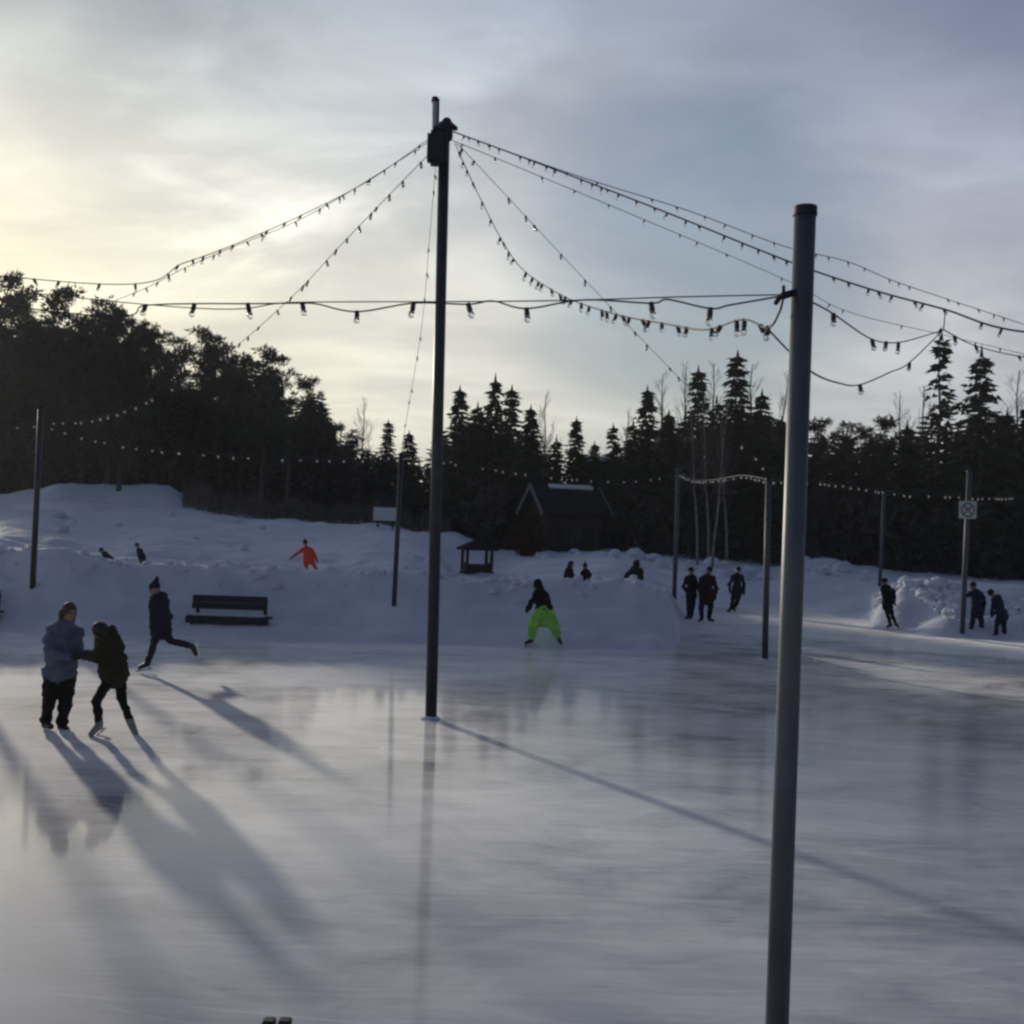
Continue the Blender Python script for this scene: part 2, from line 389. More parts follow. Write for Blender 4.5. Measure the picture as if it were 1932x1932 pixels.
# loose lumps along the ploughed banks
def lumps():
    rnd = random.Random(3); mb = MB()
    def lump(X, Y, r):
        z = ztop(X, Y); rot = Matrix.Rotation(rnd.uniform(0, 6), 3, 'Z') @ Matrix.Rotation(rnd.uniform(-.6, .6), 3, 'X')
        bm = bmesh.new(); bmesh.ops.create_icosphere(bm, subdivisions=2, radius=1)
        sx, sy, sz = r*rnd.uniform(.7, 1.4), r*rnd.uniform(.7, 1.3), r*rnd.uniform(.55, .9); sd = rnd.uniform(0, 99)
        for v in bm.verts:
            k = 1+.45*noise.noise(v.co*1.6+Vector((sd, 0, 0)))
            v.co = rot @ Vector((v.co.x*sx*k, v.co.y*sy*k, v.co.z*sz*k)) + Vector((X, Y, max(z, 0)+sz*.25))
        bm.verts.index_update(); mb.add([v.co.copy() for v in bm.verts], [[v.index for v in f.verts] for f in bm.faces]); bm.free()
    for i in range(240):                                           # ploughed face of the right bank
        px = rnd.uniform(1655, 1815); D = 38-(px-1640)/190*5.5+rnd.uniform(-.2, 2.2)*rnd.random()
        lump((px-966)/F*D, D, rnd.choice((.06, .09, .12, .17, .24))*rnd.uniform(.7, 1.2))
    for i in range(90):
        px = rnd.uniform(1815, 2100); D = 32.2+rnd.uniform(0, 2.5); lump((px-966)/F*D, D, rnd.uniform(.05, .16))
    for i in range(160):                                           # crest of the long bank
        px = rnd.uniform(-100, 1270); D = 28.4+rnd.uniform(-.5, .9); lump((px-966)/F*D, D, rnd.uniform(.04, .15))
    for i in range(60):
        px = rnd.uniform(1020, 1640); D = rnd.uniform(50, 60); lump((px-966)/F*D, D, rnd.uniform(.15, .45))
    for i in range(14):
        px = rnd.uniform(0, 860); D = rnd.uniform(36, 60); lump((px-966)/F*D, D, rnd.uniform(.12, .4))
    tag(mb.build('snow_chunks', M['snow'], smooth=False), label='loose ploughed snow lumps along the banks', cat='snow', kind='stuff')
lumps()

# ------------------------------------------------------------------ trees
def spruce_mesh(h, rmax, seed, gaps=0.0, dens=1.0):
    rnd = random.Random(seed); t = MB(); c = MB()
    bend = [Vector((rnd.uniform(-.12, .12)*i/6, rnd.uniform(-.12, .12)*i/6, h*i/6)) for i in range(7)]
    t.tube(bend, [.014*h*(1-.96*i/6) for i in range(7)], 7)
    z = .05*h
    while z < h*.985:
        f = z/h; base = rmax*(1-f)**.8*(.55+.45*min(1, f*6))+.10
        for k in range(rnd.randint(6, 9)):
            if rnd.random() < gaps: continue
            an = rnd.uniform(0, 2*math.pi); L = base*rnd.uniform(.45, 1.3)
            d = Vector((math.cos(an), math.sin(an), 0)); n = max(2, int(L/.22*dens)); sd = Vector((-d.y, d.x, 0))
            for i in range(n):
                s = (i+.6)/n*L; zz = z - .38*s + .12*s*s/max(L, .3) + rnd.uniform(-.06, .06)
                p = d*s+Vector((0, 0, zz)); w = .17+.20*(1-s/L)
                for q in range(3):
                    o = (d*rnd.uniform(.2, 1)+sd*rnd.uniform(-1.1, 1.1)+Vector((0, 0, rnd.uniform(-.75, .15)))).normalized()
                    e = p+o*rnd.uniform(.22, .50); side = o.cross(Vector((rnd.uniform(-1, 1), rnd.uniform(-1, 1), rnd.uniform(-1, 1)))).normalized()*w*.5
                    c.tri(p+side, p-side, e)
        z += rnd.uniform(.20, .36)
    for q in range(10):
        a = rnd.uniform(0, 6.3); c.tri((0, 0, h*(1.0)+.35), (.05*math.cos(a), .05*math.sin(a), h*.97), (.11*math.cos(a+1), .11*math.sin(a+1), h*.965))
    return t.mesh('trunk', M['bark'], True), c.mesh('crown', M['spruce'])

def tuft(c, rnd, p, r, n):
    for q in range(int(n*1.9)):
        o = Vector((rnd.gauss(0, 1), rnd.gauss(0, 1), rnd.gauss(0, .8)+.25)).normalized()
        s = p+o*r*rnd.uniform(.1, .75); e = s+(o+Vector((rnd.uniform(-.5, .5), rnd.uniform(-.5, .5), rnd.uniform(-.2, .5))))*r*rnd.uniform(.35, .6)
        sd = o.cross(Vector((rnd.uniform(-1, 1), rnd.uniform(-1, 1), rnd.uniform(-1, 1)))).normalized()*r*rnd.uniform(.07, .16)
        c.tri(s+sd, s-sd, e)
def pine_mesh(h, spread, seed, nlimb=26, low=.30, n=26, peak=.55):
    rnd = random.Random(seed); t = MB(); c = MB()
    pts = [Vector((rnd.uniform(-.03, .03)*h*(i/7), rnd.uniform(-.03, .03)*h*(i/7), h*.97*i/7)) for i in range(8)]
    t.tube(pts, [.016*h*(1-.93*i/7) for i in range(8)], 8)
    def at(f):
        x = f*7; i = min(int(x), 6); return pts[i].lerp(pts[i+1], x-i)
    for k in range(nlimb):
        f = low+(1-low)*((k+rnd.random())/nlimb); p = at(min(f, .99)); an = rnd.uniform(0, 6.283)
        g = (f-low)/(1-low)
        prof = (math.sin(math.pi*min(max(g/(2*peak), 0), 1)) if g < peak else max(0.0, math.cos((g-peak)/(1-peak)*math.pi/2)))
        L = spread*(.18+.82*prof)*rnd.uniform(.45, 1.15)
        rise = rnd.uniform(.05, .5)+.5*g
        d = Vector((math.cos(an), math.sin(an), rise)); mid = p+d*L*.5+Vector((0, 0, -.08*L)); end = p+d*L
        t.tube([p, mid, end], [.035+.016*L, .03, .012], 4, False)
        for i in range(max(2, int(L/.55))):
            s = rnd.uniform(.35, 1.05); q = p.lerp(end, s)+Vector((rnd.gauss(0, .28), rnd.gauss(0, .28), rnd.gauss(.05, .2)))
            tuft(c, rnd, q, rnd.uniform(.45, .9), n)
    for i in range(3): tuft(c, rnd, Vector((pts[-1].x+rnd.gauss(0, .2), pts[-1].y, h-.15-.45*i)), rnd.uniform(.35, .55), n)
    return t.mesh('trunk', M['bark'], True), c.mesh('crown', M['pine'])

def birch_mesh(h, seed, lean=0.0, white=True, spread=1.0):
    rnd = random.Random(seed); t = MB(); c = MB()
    pts = [Vector((lean*h*(i/8)**1.1+rnd.uniform(-.08, .08), rnd.uniform(-.08, .08), h*i/8)) for i in range(9)]
    t.tube(pts, [.0095*h*(1-.88*i/8)+.01 for i in range(9)], 6)
    def grow(p, d, L, r, lev):
        q = [p]; dd = d.copy()
        for i in range(3):
            dd = (dd+Vector((rnd.uniform(-.2, .2), rnd.uniform(-.2, .2), rnd.uniform(.0, .22)))).normalized(); q.append(q[-1]+dd*L/3)
        c.tube(q, [r, r*.75, r*.5, r*.25], 3, False)
        if lev < 3:
            for k in range(rnd.randint(3, 5)):
                s = rnd.uniform(.25, 1); j = min(int(s*3), 2); b = q[j].lerp(q[j+1], s*3-j)
                nd = (dd+Vector((rnd.gauss(0, .6), rnd.gauss(0, .6), rnd.uniform(-.1, .5)))).normalized()
                grow(b, nd, L*rnd.uniform(.4, .65), r*.55, lev+1)
    for k in range(26):
        f = .35+.63*(k+rnd.random())/26; x = f*8; i = min(int(x), 7); p = pts[i].lerp(pts[i+1], x-i)
        an = rnd.uniform(0, 6.28); d = Vector((math.cos(an)*.55*spread, math.sin(an)*.55*spread, .85)).normalized()
        grow(p, d, h*.26*(1.15-f)*rnd.uniform(.7, 1.2), .0042*h*(1.2-f), 1)
    return t.mesh('trunk', M['birch'] if white else M['twig'], True), c.mesh('branches', M['twig'])

SPR = [spruce_mesh(12, 2.1, 11), spruce_mesh(12, 1.6, 12), spruce_mesh(12, 2.6, 13, .12), spruce_mesh(12, 1.25, 14, .1), spruce_mesh(12, 2.0, 15, .2)]
LARCH = spruce_mesh(12, 1.5, 17, .5, .6)
PIN = [pine_mesh(18, 3.4, 21, 30), pine_mesh(18, 2.9, 22, 34, .25, 28, .4), pine_mesh(18, 2.4, 23, 24, .3, 22, .35), pine_mesh(18, 3.0, 24, 20, .45, 20, .6)]
DENSE = [pine_mesh(17, 4.6, 31, 90, .12, 26, .45), pine_mesh(17, 4.0, 32, 80, .12, 26, .4)]
BIR = [birch_mesh(12, 41), birch_mesh(12, 42, .09), birch_mesh(12, 43, -.085), birch_mesh(12, 44, .02, False, 1.3)]

def tree(name, label, cat, group, meshes, h0, px, topy, D, wid=1.0, crown='crown', basez=None):
    top = P(px, topy, D); X = top.x; z0 = (ztop(X, D) if basez is None else basez)-.15
    h = top.z-z0; o = empty(name, (X, D, z0), label, cat, group)
    s = h/h0; o.scale = (s*wid*(1.28 if 'spruce' in name else 1.12), s*wid*(1.28 if 'spruce' in name else 1.12), s); o.rotation_euler = (0, 0, random.uniform(0, 6.28))
    a = link('trunk', meshes[0], o); b = link(crown, meshes[1], o)
    return o
def lane_max(X, D, r):
    c = X+.617*D; out = 1e9
    for c0, c1, y0 in ((22.2, 24.1, 24), (30.6, 35.6, 33)):
        if c0-r*1.1 < c < c1+r*1.1: out = min(out, (D-y0)/.851*.19-.3)
    return out
def in_lane(X, D, h, r):
    c = X+.617*D
    for c0, c1, y0 in ((22.2, 24.1, 24), (30.6, 35.6, 33)):
        if c0-r*1.1 < c < c1+r*1.1 and h > (D-y0)/.851*.19-.3: return True
    return False
GP = 'pines of the left wood'; GS = 'spruces along the far edge of the rink'; GB = 'bare birches among the spruces'
pines = [
 (12, 512, 102, PIN[3], 18, 1.05, 'tall ragged pine at the left picture edge, highest top of the wood'),
 (52, 585, 93, PIN[2], 18, 1.1, 'thin open pine just right of the ragged leftmost pine'),
 (140, 545, 83, PIN[0], 18, 1.0, 'big bushy pine with a blunt top above the far left lamp pole'),
 (196, 556, 81, PIN[2], 18, 1.0, 'slim pine rising beside the big blunt-topped pine'),
 (100, 618, 93, DENSE[1], 17, 1.0, 'broad dense pine filling the wood above the left lamp pole'),
 (236, 590, 68, DENSE[0], 17, .85, 'widest round-crowned dark pine of the left wood'),
 (285, 622, 104, DENSE[1], 17, .85, 'dense round pine on the right shoulder of the widest crown'),
 (335, 628, 97, PIN[2], 18, 1.0, 'small topped pine in the dip right of the round crowns'),
 (378, 618, 89, PIN[1], 18, 1.0, 'full pine with a forked top left of the notch in the wood'),
 (425, 650, 79, PIN[0], 18, .95, 'bushy pine just right of the forked-top pine'),
 (462, 668, 77, PIN[1], 18, .9, 'pine of even outline left of the conical pine'),
 (504, 655, 71, PIN[1], 18, 1.05, 'cone-shaped pine stepping down toward the gap of sky'),
 (548, 748, 68, PIN[3], 18, 1.2, 'low open pine between the cone-shaped pine and the outermost one'),
 (20, 568, 113, DENSE[0], 17, .95, 'dense pine standing behind the ragged pine at the left edge'),
 (62, 612, 106, DENSE[1], 17, .9, 'dense crown low between the ragged pine and the round ones'),
 (165, 602, 76, DENSE[0], 17, .85, 'dark dense pine under the big blunt-topped pine'),
 (212, 604, 73, DENSE[1], 17, .9, 'dense pine just left of the widest round crown'),
 (318, 664, 95, DENSE[1], 17, .62, 'low dense pine filling the dip right of the round crowns'),
 (402, 655, 84, DENSE[0], 17, .6, 'dense pine between the forked-top pine and its bushy neighbour'),
 (594, 714, 91, PIN[1], 18, .95, 'outermost pine of the left wood, leaning crown beside open sky'),
]
for px, ty, D, me, h0, w, lab in pines: tree('pine_tree', lab, 'pine tree', GP, me, h0, px, ty, D, w)
spruces = [
 (642, 800, 84, PIN[3], 18, 1.3, 'pine_tree', 'small scraggy pine at the left end of the sky gap'),
 (672, 818, 80, PIN[2], 18, 1.4, 'pine_tree', 'lowest bushy pine in the sky gap'),
 (733, 795, 76, SPR[1], 12, 1.2, 'spruce_tree', 'lone dark spruce left of the tall centre pole'),
 (772, 815, 74, SPR[4], 12, 1.2, 'spruce_tree', 'short ragged spruce right beside the tall centre pole'),
 (868, 732, 68, SPR[0], 12, 1.0, 'spruce_tree', 'left flank spruce of the cluster right of the centre pole'),
 (902, 762, 71, SPR[2], 12, 1.0, 'spruce_tree', 'wide lower spruce inside the cluster right of the centre pole'),
 (935, 710, 70, SPR[2], 12, .85, 'spruce_tree', 'tallest spruce of the cluster right of the centre pole'),
 (966, 732, 69, SPR[1], 12, 1.1, 'spruce_tree', 'sharp narrow spruce just right of the tallest in the cluster'),
 (1002, 768, 71, SPR[0], 12, 1.0, 'spruce_tree', 'right flank spruce of the cluster, above the cabin gable'),
 (1050, 826, 74, SPR[2], 12, 1.0, 'spruce_tree', 'low spruce peeking above the cabin roof ridge'),
 (1088, 790, 77, SPR[0], 12, .95, 'spruce_tree', 'lone blunt spruce behind the cabin'),
 (1122, 835, 84, SPR[4], 12, 1.0, 'spruce_tree', 'short spruce beside the small snowy far roof'),
 (1157, 803, 74, SPR[1], 12, 1.0, 'spruce_tree', 'slim spire spruce right of the small snowy far roof'),
 (1195, 795, 69, SPR[2], 12, 1.0, 'spruce_tree', 'broad spruce at the left foot of the right-hand grove'),
 (1222, 732, 68, SPR[0], 12, .9, 'spruce_tree', 'leftmost high spruce of the right-hand grove'),
 (1262, 778, 66, SPR[4], 12, 1.1, 'spruce_tree', 'ragged shorter spruce between two high ones of the grove'),
 (1318, 696, 68, SPR[1], 12, 1.0, 'spruce_tree', 'narrow needle-topped spruce in the middle of the grove'),
 (1352, 752, 65, SPR[2], 12, .9, 'spruce_tree', 'wide dark spruce between the two highest of the grove'),
 (1392, 668, 66, SPR[1], 12, 1.1, 'spruce_tree', 'highest spruce of the right-hand grove'),
 (1438, 740, 67, SPR[4], 12, 1.0, 'spruce_tree', 'open-branched spruce just left of the near grey pole'),
 (1475, 790, 64, SPR[0], 12, 1.0, 'spruce_tree', 'spruce partly hidden behind the near grey pole'),
 (1560, 792, 70, PIN[1], 18, 1.2, 'pine_tree', 'round low pine just right of the near grey pole'),
 (1608, 800, 68, PIN[0], 18, 1.2, 'pine_tree', 'flat-topped pine below the hanging bulb'),
 (1660, 788, 72, PIN[1], 18, 1.1, 'pine_tree', 'small pine left of the two tall right-hand conifers'),
 (1712, 800, 66, SPR[2], 12, 1.1, 'spruce_tree', 'wide low spruce at the foot of the thin larch'),
 (1776, 628, 66, LARCH, 12, 1.0, 'larch_tree', 'tall thin see-through larch under the bulb cluster'),
 (1852, 660, 64, SPR[2], 12, .85, 'spruce_tree', 'tall layered spruce above the white square sign'),
 (1900, 778, 66, SPR[4], 12, 1.2, 'spruce_tree', 'ragged spruce right of the tall layered one'),
 (1940, 765, 64, SPR[0], 12, 1.0, 'spruce_tree', 'spruce cut by the right picture edge'),
]
for px, ty, D, me, h0, w, nm, lab in spruces: tree(nm, lab, nm.replace('_', ' '), GS, me, h0, px, ty, D, w)
birches = [
 (688, 752, 86, BIR[3], 1.0, 'pale leafless tree in the gap of bright sky'),
 (1030, 742, 84, BIR[0], .9, 'faint bare birch right of the spruce cluster'),
 (1170, 775, 84, BIR[1], 1.0, 'faint bare birch left of the right-hand grove'),
 (1256, 705, 78, BIR[3], .9, 'bare birch between the first two high spruces of the grove'),
 (1296, 690, 75, BIR[0], .9, 'bare birch just left of the needle-topped spruce'),
 (1345, 685, 74, BIR[3], .9, 'bare birch between the two highest spruces'),
 (1425, 688, 74, BIR[3], 1.0, 'broad bare birch right of the highest spruce'),
 (1460, 705, 78, BIR[1], .9, 'bare birch crowding the near grey pole'),
 (1700, 745, 76, BIR[0], 1.0, 'bare birch left of the thin larch'),
 (1740, 730, 78, BIR[3], 1.0, 'feathery bare birch tangled with the thin larch'),
 (1926, 700, 74, BIR[3], 1.0, 'bare birch at the right picture edge'),
 (1326, 770, 57, BIR[2], .8, 'leftmost pale birch trunk behind the skating pair'),
 (1347, 760, 58, BIR[2], .7, 'second pale birch trunk behind the skating pair, leaning left'),
 (1352, 740, 57, BIR[1], .7, 'pale birch trunk leaning right behind the skating pair'),
 (1381, 790, 59, BIR[2], .8, 'pale birch trunk above the teal-jacketed skater'),
]
for px, ty, D, me, w, lab in birches:
    o = tree('birch_tree', lab, 'birch tree', GB, me, 12, px, ty, D, w, 'branches')
    if D < 60: o.rotation_euler = (0, 0, 0)

# brown dead cedar beside the cabin
def cedar():
    b = Vector(P(996, 1066, 57)); z0 = ztop(b.x, b.y)-.1; o = empty('cedar_bush', (b.x, b.y, z0), 'rust brown rounded bush between the shelter and the cabin', 'bush')
    rnd = random.Random(5); t = MB(); c = MB(); hgt = 2.3
    t.tube([(0, 0, 0), (.05, 0, hgt*.8)], [.07, .02], 6)
    for i in range(420):
        f = rnd.random(); r = .95*math.sin(math.pi*(f*.8+.17))**.8*math.sqrt(rnd.random()); a = rnd.uniform(0, 6.28)
        tuft(c, rnd, Vector((r*math.cos(a), r*math.sin(a), f*hgt+.05)), rnd.uniform(.16, .3), 12)
    t.build('trunk', M['bark'], o); c.build('crown', M['rust'], o)
cedar()

# the dark wood behind, read as one mass
ENV = ((-700, 760), (-200, 720), (-30, 660), (20, 628), (90, 612), (180, 602), (270, 615), (320, 642), (380, 642), (440, 664), (500, 676), (545, 762), (595, 738), (640, 822), (720, 848), (790, 850), (835, 800), (880, 778), (985, 785), (1030, 842), (1100, 850), (1165, 845), (1200, 800), (1260, 782), (1440, 770), (1500, 800), (1530, 815), (1690, 812), (1760, 785), (1870, 765), (1932, 785), (2600, 820))
def wood():
    rnd = random.Random(9); mb = MB(); tr = MB()
    def lowspruce(X, D, z0, h, rm):
        z = z0+.02*h
        tr.tube([(X, D, z0-.2), (X, D, z0+h*.9)], [.13, .03], 4, False)
        while z < z0+h*.98:
            f = (z-z0)/h; base = rm*(1-f)**.8+.15
            for k in range(6):
                an = rnd.uniform(0, 6.28); L = base*rnd.uniform(.6, 1.2); d = Vector((math.cos(an), math.sin(an), 0)); sd = Vector((-d.y, d.x, 0))
                for q in range(2):
                    p = Vector((X, D, z))+d*L*(.1+.4*q)+Vector((0, 0, -.2*L*q)); e = p+d*L*.6+Vector((0, 0, -.35*L*rnd.uniform(.3, 1)))
                    w = sd*rnd.uniform(.3, .6); mb.tri(p+w, p-w, e)
            z += rnd.uniform(.3, .5)
    for i in range(880):
        px = rnd.uniform(-650, 2500) if i < 760 else rnd.uniform(0, 640); D = rnd.uniform(78 if px > 150 else 96, 124) if px < 800 else rnd.uniform(80, 112)
        X = (px-966)/F*D; z0 = ztop(X, D); ty = lin(ENV, px)+rnd.uniform(0, 55)*rnd.random()
        h = max(3.0, P(px, ty, D).z-z0)
        if px < 760: h = max(3.0, min(h, lane_max(X, D, min(h*.22, 3.2))-z0))
        lowspruce(X, D, z0, h, min(h*.22, 3.2)*rnd.uniform(.8, 1.2))
    mb.cur = 1
    n0 = len(mb.f); mb.add(tr.v, tr.f)
    tag(mb.build('forest', [M['spruce'], M['bark']]), label='dark mass of conifers closing the view behind the rink', cat='forest', kind='stuff')
    u = MB()
    for i in range(26000):
        px = rnd.uniform(-500, 2400); D = (rnd.uniform(75, 84) if px < 880 else rnd.uniform(63, 72)) + rnd.uniform(0, 6)
        if 955 < px < 1185 and D < 90: D += 18
        X = (px-966)/F*D; z0 = ztop(X, D); hh = rnd.random()**1.5*(4.5 if px < 900 else 4.0)
        p = Vector((X, D, z0+hh)); o = Vector((rnd.gauss(0, .6), rnd.gauss(0, .4), rnd.uniform(.2, 1))).normalized()
        sd = o.cross(Vector((rnd.uniform(-1, 1), 1, rnd.uniform(-1, 1)))).normalized()*rnd.uniform(.05, .22)
        u.tri(p+sd, p-sd, p+o*rnd.uniform(.4, 1.2))
    tag(u.build('undergrowth', M['brush']), label='dark brush and saplings under the wood', cat='undergrowth', kind='stuff')
    s = MB()                                                        # grey twiggy thicket along the left slope
    for i in range(9000):
        px = rnd.uniform(345, 850); D = rnd.uniform(63, 69); X = (px-966)/F*D; z0 = ztop(X, D)
        k = .7+.5*noise.noise(Vector((px*.03, 0, 0))); hh = 1.5*k*rnd.random()
        p = Vector((X, D, z0+hh-.2)); o = Vector((rnd.gauss(0, .35), rnd.gauss(0, .35), 1)).normalized()
        sd = o.cross(Vector((rnd.uniform(-1, 1), rnd.uniform(-1, 1), 0))).normalized()*.025
        s.tri(p+sd, p-sd, p+o*rnd.uniform(.3, .7))
    tag(s.build('thicket', M['twig']), label='grey twiggy thicket at the top of the left snow slope', cat='thicket', kind='stuff')
wood()

# ------------------------------------------------------------------ poles
def pole(label, base, top, rad, material, group='poles carrying the string lights', name='light_pole', sink=.25, cap=True):
    base = Vector(base); top = Vector(top); o = empty(name, base, label, 'pole', group)
    d = (top-base); b = MB(); b.tube([-d.normalized()*sink, d*.5, d], [rad*1.03, rad, rad*.97], 20)
    b.build('shaft', material, o, smooth=False)
    for p in o.children: 
        me = p.data
        for f in me.polygons: f.use_smooth = len(f.vertices) == 4
    if cap:
        c = MB(); c.tube([d*.997, d*1.0+d.normalized()*.035], [rad*1.08, rad*1.05], 20); c.build('cap', M['black'], o)
    return o
cb = G(813, 1356); Dc = cb.y
ct = P(839, 232, Dc)
main = pole('tallest pole in the middle of the rink with a black box at its top', cb, ct, .085, M['darksteel'], cap=False)
def collar(o, r, seed):
    rnd = random.Random(seed); b = MB(); n = 18; prof = ((1.0, -.02), (.8, .025), (.5, .05), (.34, .06))
    jit = [rnd.uniform(.75, 1.25) for k in range(n)]
    vs = [(r*a*jit[k]*math.cos(2*math.pi*k/n), r*a*jit[k]*math.sin(2*math.pi*k/n), z) for a, z in prof for k in range(n)]
    b.add(vs, [(i*n+k, i*n+(k+1) % n, (i+1)*n+(k+1) % n, (i+1)*n+k) for i in range(len(prof)-1) for k in range(n)])
    b.build('ice_collar', M['snow'], o, True)
collar(main, .15, 3)
def rel(o, px, py, D): return P(px, py, D)-o.location
pt = P(826, 280, Dc-.05)-cb
b = MB(); b.bbox(pt, (.31, .26, .50), b=.05); b.bbox(pt+Vector((.02, 0, .28)), (.18, .2, .08), b=.02); b.build('junction_box', M['black'], main)
b = MB(); q = rel(main, 843, 234, Dc); b.cap(q+Vector((0, 0, -.18)), q+Vector((.0, 0, .02)), .10, .08); b.cap(q, q+Vector((.13, 0, -.06)), .075, .04)
b.build('floodlight', M['black'], main)
b = MB(); q0 = rel(main, 820, 262, Dc-.02); q1 = rel(main, 821, 190, Dc-.02)
b.tube([q0, q1], [.042, .042], 10); b.build('vent_pipe', M['pipe'], main)
b = MB(); b.tube([q1+Vector((0, 0, -.02)), q1+Vector((0, 0, .05))], [.058, .05], 10); b.tube([q1+Vector((.05, 0, .03)), q1+Vector((.055, 0, -.42))], [.018, .018], 6); b.build('pipe_cap', M['black'], main)
DR = 5.85
rb = G(1464, 1990); rb = P(1464, 1988, DR); rb.z = -.02
rtop = P(1519, 402, DR)
near = pole('nearest thick galvanised pole on the right, running out of the bottom of the picture', rb, rtop, .0625, M['steel'])
b = MB(); q = P(1478, 558, DR-.03)-near.location; b.cap(q, q+Vector((.06, 0, .02)), .022, .02); b.cap(q+Vector((-.02, 0, -.01)), q+Vector((-.04, 0, -.04)), .014, .014); b.cap(q, q+Vector((.0, 0, .05)), .01, .01)
b.build('cable_hook', M['black'], near)
collar(near, .26, 5)
def far_pole(label, bx, by, tx, ty, D, rad, m='darksteel'):
    bp = P(bx, by, D); tp = P(tx, ty, D); zb = ztop(bp.x, D)
    if zb < bp.z: bp = bp-(tp-bp).normalized()*(bp.z-max(zb, -.02))
    return pole(label, bp, tp, rad, M[m]), tp
p3, t3 = far_pole('slim dark pole on the left standing in the long snow bank', 60, 1140, 77, 770, 27.0, .072)
p4, t4 = far_pole('slim dark pole in the snow bank just left of the tall centre pole', 743, 1148, 757, 857, 27.2, .062)
p5, t5 = far_pole('short pole on the ice just left of the near galvanised pole', 1443, 1245, 1450, 905, G(1443, 1245).y, .07, 'midsteel')
p6, t6 = far_pole('thin pole at the right end of the long snow bank, left of the skating pair', 1272, 1130, 1280, 882, 36, .075, 'midsteel')
p7, t7 = far_pole('thin pole on the far snow behind the lone skater on the right', 1660, 1100, 1668, 925, 46, .075, 'midsteel')
collar(p5, .16, 8)
sb = G(1815, 1202); p8, t8 = far_pole('pole with a white square sign on the right', 1815, 1202, 1829, 890, sb.y, .075, 'midsteel')
pL = pole('pole off to the left of the rink', (-7.6, 8.5, 0), (-7.6, 8.5, 5.2), .06, M['steel'])
shadow_pole = pole('unseen pole added off to the left to cast a thin shadow', (-10.5, 20, 0), (-10.45, 20, 4.9), .075, M['midsteel'])  # added out of view, lays a thin shadow over the left foreground ice
pR = pole('pole off to the right of the rink', (6.6, 10, 0), (6.6, 10, 5.0), .06, M['steel'])
# square sign on its pole
def sign():
    c = P(1826, 962, sb.y-.12); o = empty('sign', c, 'white square pictogram sign with dark crossed marks, fixed to a pole', 'sign')
    k = sb.y/F; w = 33*k
    b = MB(); b.bbox((0, 0, 0), (w, .02, w), b=.008); b.build('panel', M['white'], o)
    b = MB(); n = 28
    for i in range(n):                                            # ring
        a, c2 = 2*math.pi*i/n, 2*math.pi*(i+1)/n; r0, r1 = w*.33, w*.41
        b.quad((r0*math.cos(a), -.0135, r0*math.sin(a)), (r1*math.cos(a), -.0135, r1*math.sin(a)), (r1*math.cos(c2), -.0135, r1*math.sin(c2)), (r0*math.cos(c2), -.0135, r0*math.sin(c2)))
    for s in (-1, 1): b.box((0, -.0165-.002*s, 0), (w*.70, .004, w*.075), Matrix.Rotation(R(45*s), 3, 'Y'))
    b.build('pictogram', M['signmark'], o)
    for q in (-1, 1):
        b = MB(); b.box((0, .06, q*w*.3), (.2, .1, .03)); b.build('bracket', M['steel'], o)
sign()

# ------------------------------------------------------------------ string lights
def bulb_meshes(s, gm):
    k = MB(); k.tube([(0, 0, .005), (0, 0, -.035), (0, 0, -.05)], [.017*s, .02*s, .018*s], 8)
    g = MB(); zs = [(-.048, .013), (-.058, .018), (-.072, .023), (-.086, .023), (-.098, .016), (-.104, .006)]
    g.tube([(0, 0, -.048+(z+.048)*s) for z, r in zs], [r*s for z, r in zs], 9)
    return k.mesh('socket', M['cable']), g.mesh('bulb', M[gm], True)
BN, BF, BR = bulb_meshes(.9, 'clear'), bulb_meshes(1.15, 'bulb'), bulb_meshes(.8, 'clear')
def spline(pts, n=12):
    out = []
    for i in range(len(pts)-1):
        p0 = pts[max(i-1, 0)]; p1 = pts[i]; p2 = pts[i+1]; p3_ = pts[min(i+2, len(pts)-1)]
        for k in range(n):
            t = k/n; out.append(.5*((2*p1)+(p2-p0)*t+(2*p0-5*p1+4*p2-p3_)*t*t+(3*p1-p0-3*p2+p3_)*t**3))
    out.append(pts[-1]); return out
def string(label, pts, spacing=.5, rad=.010, bm=BN, at=None, skip=.3, messenger=None, drop=.0):
    pts = [Vector(p) for p in pts]; c = spline(pts); o = empty('string_lights', c[0], label, 'string lights', 'strings of bulbs over the rink')
    rnd = random.Random(len(label)); lengths = [0]
    for a, b in zip(c, c[1:]): lengths.append(lengths[-1]+(b-a).length)
    tot = lengths[-1]
    def pos(s):
        for i in range(len(c)-1):
            if s <= lengths[i+1]: return c[i].lerp(c[i+1], (s-lengths[i])/max(lengths[i+1]-lengths[i], 1e-6))
        return c[-1]
    b = MB(); b.tube([p-c[0] for p in c], rad, 6); b.build('cable', M['cable'], o, True)
    if messenger is not None:
        g = MB(); g.tube([Vector(p)-c[0] for p in spline([Vector(x) for x in messenger])], rad*.75, 6); g.build('support_wire', M['cable'], o, True)
    spots = at if at is not None else []
    if at is None:
        s = skip
        while s < tot-.2 and len(spots) < 98: spots.append(s); s += spacing*rnd.choice((.5, .8, 1, 1, 1.2, 1.9))*rnd.uniform(.85, 1.15)
    for s in spots:
        p = pos(s) if not isinstance(s, Vector) else s
        k = link('socket', bm[0], o, p-c[0]); k.rotation_euler = (rnd.uniform(-.45, .45), rnd.uniform(-.5, .5), 0); k.scale = (1, 1, rnd.uniform(.75, 1.1))
        link('bulb', bm[1], k)
    return o
def PP(*l): return [P(*x) for x in l]
T = (848, 246, Dc)
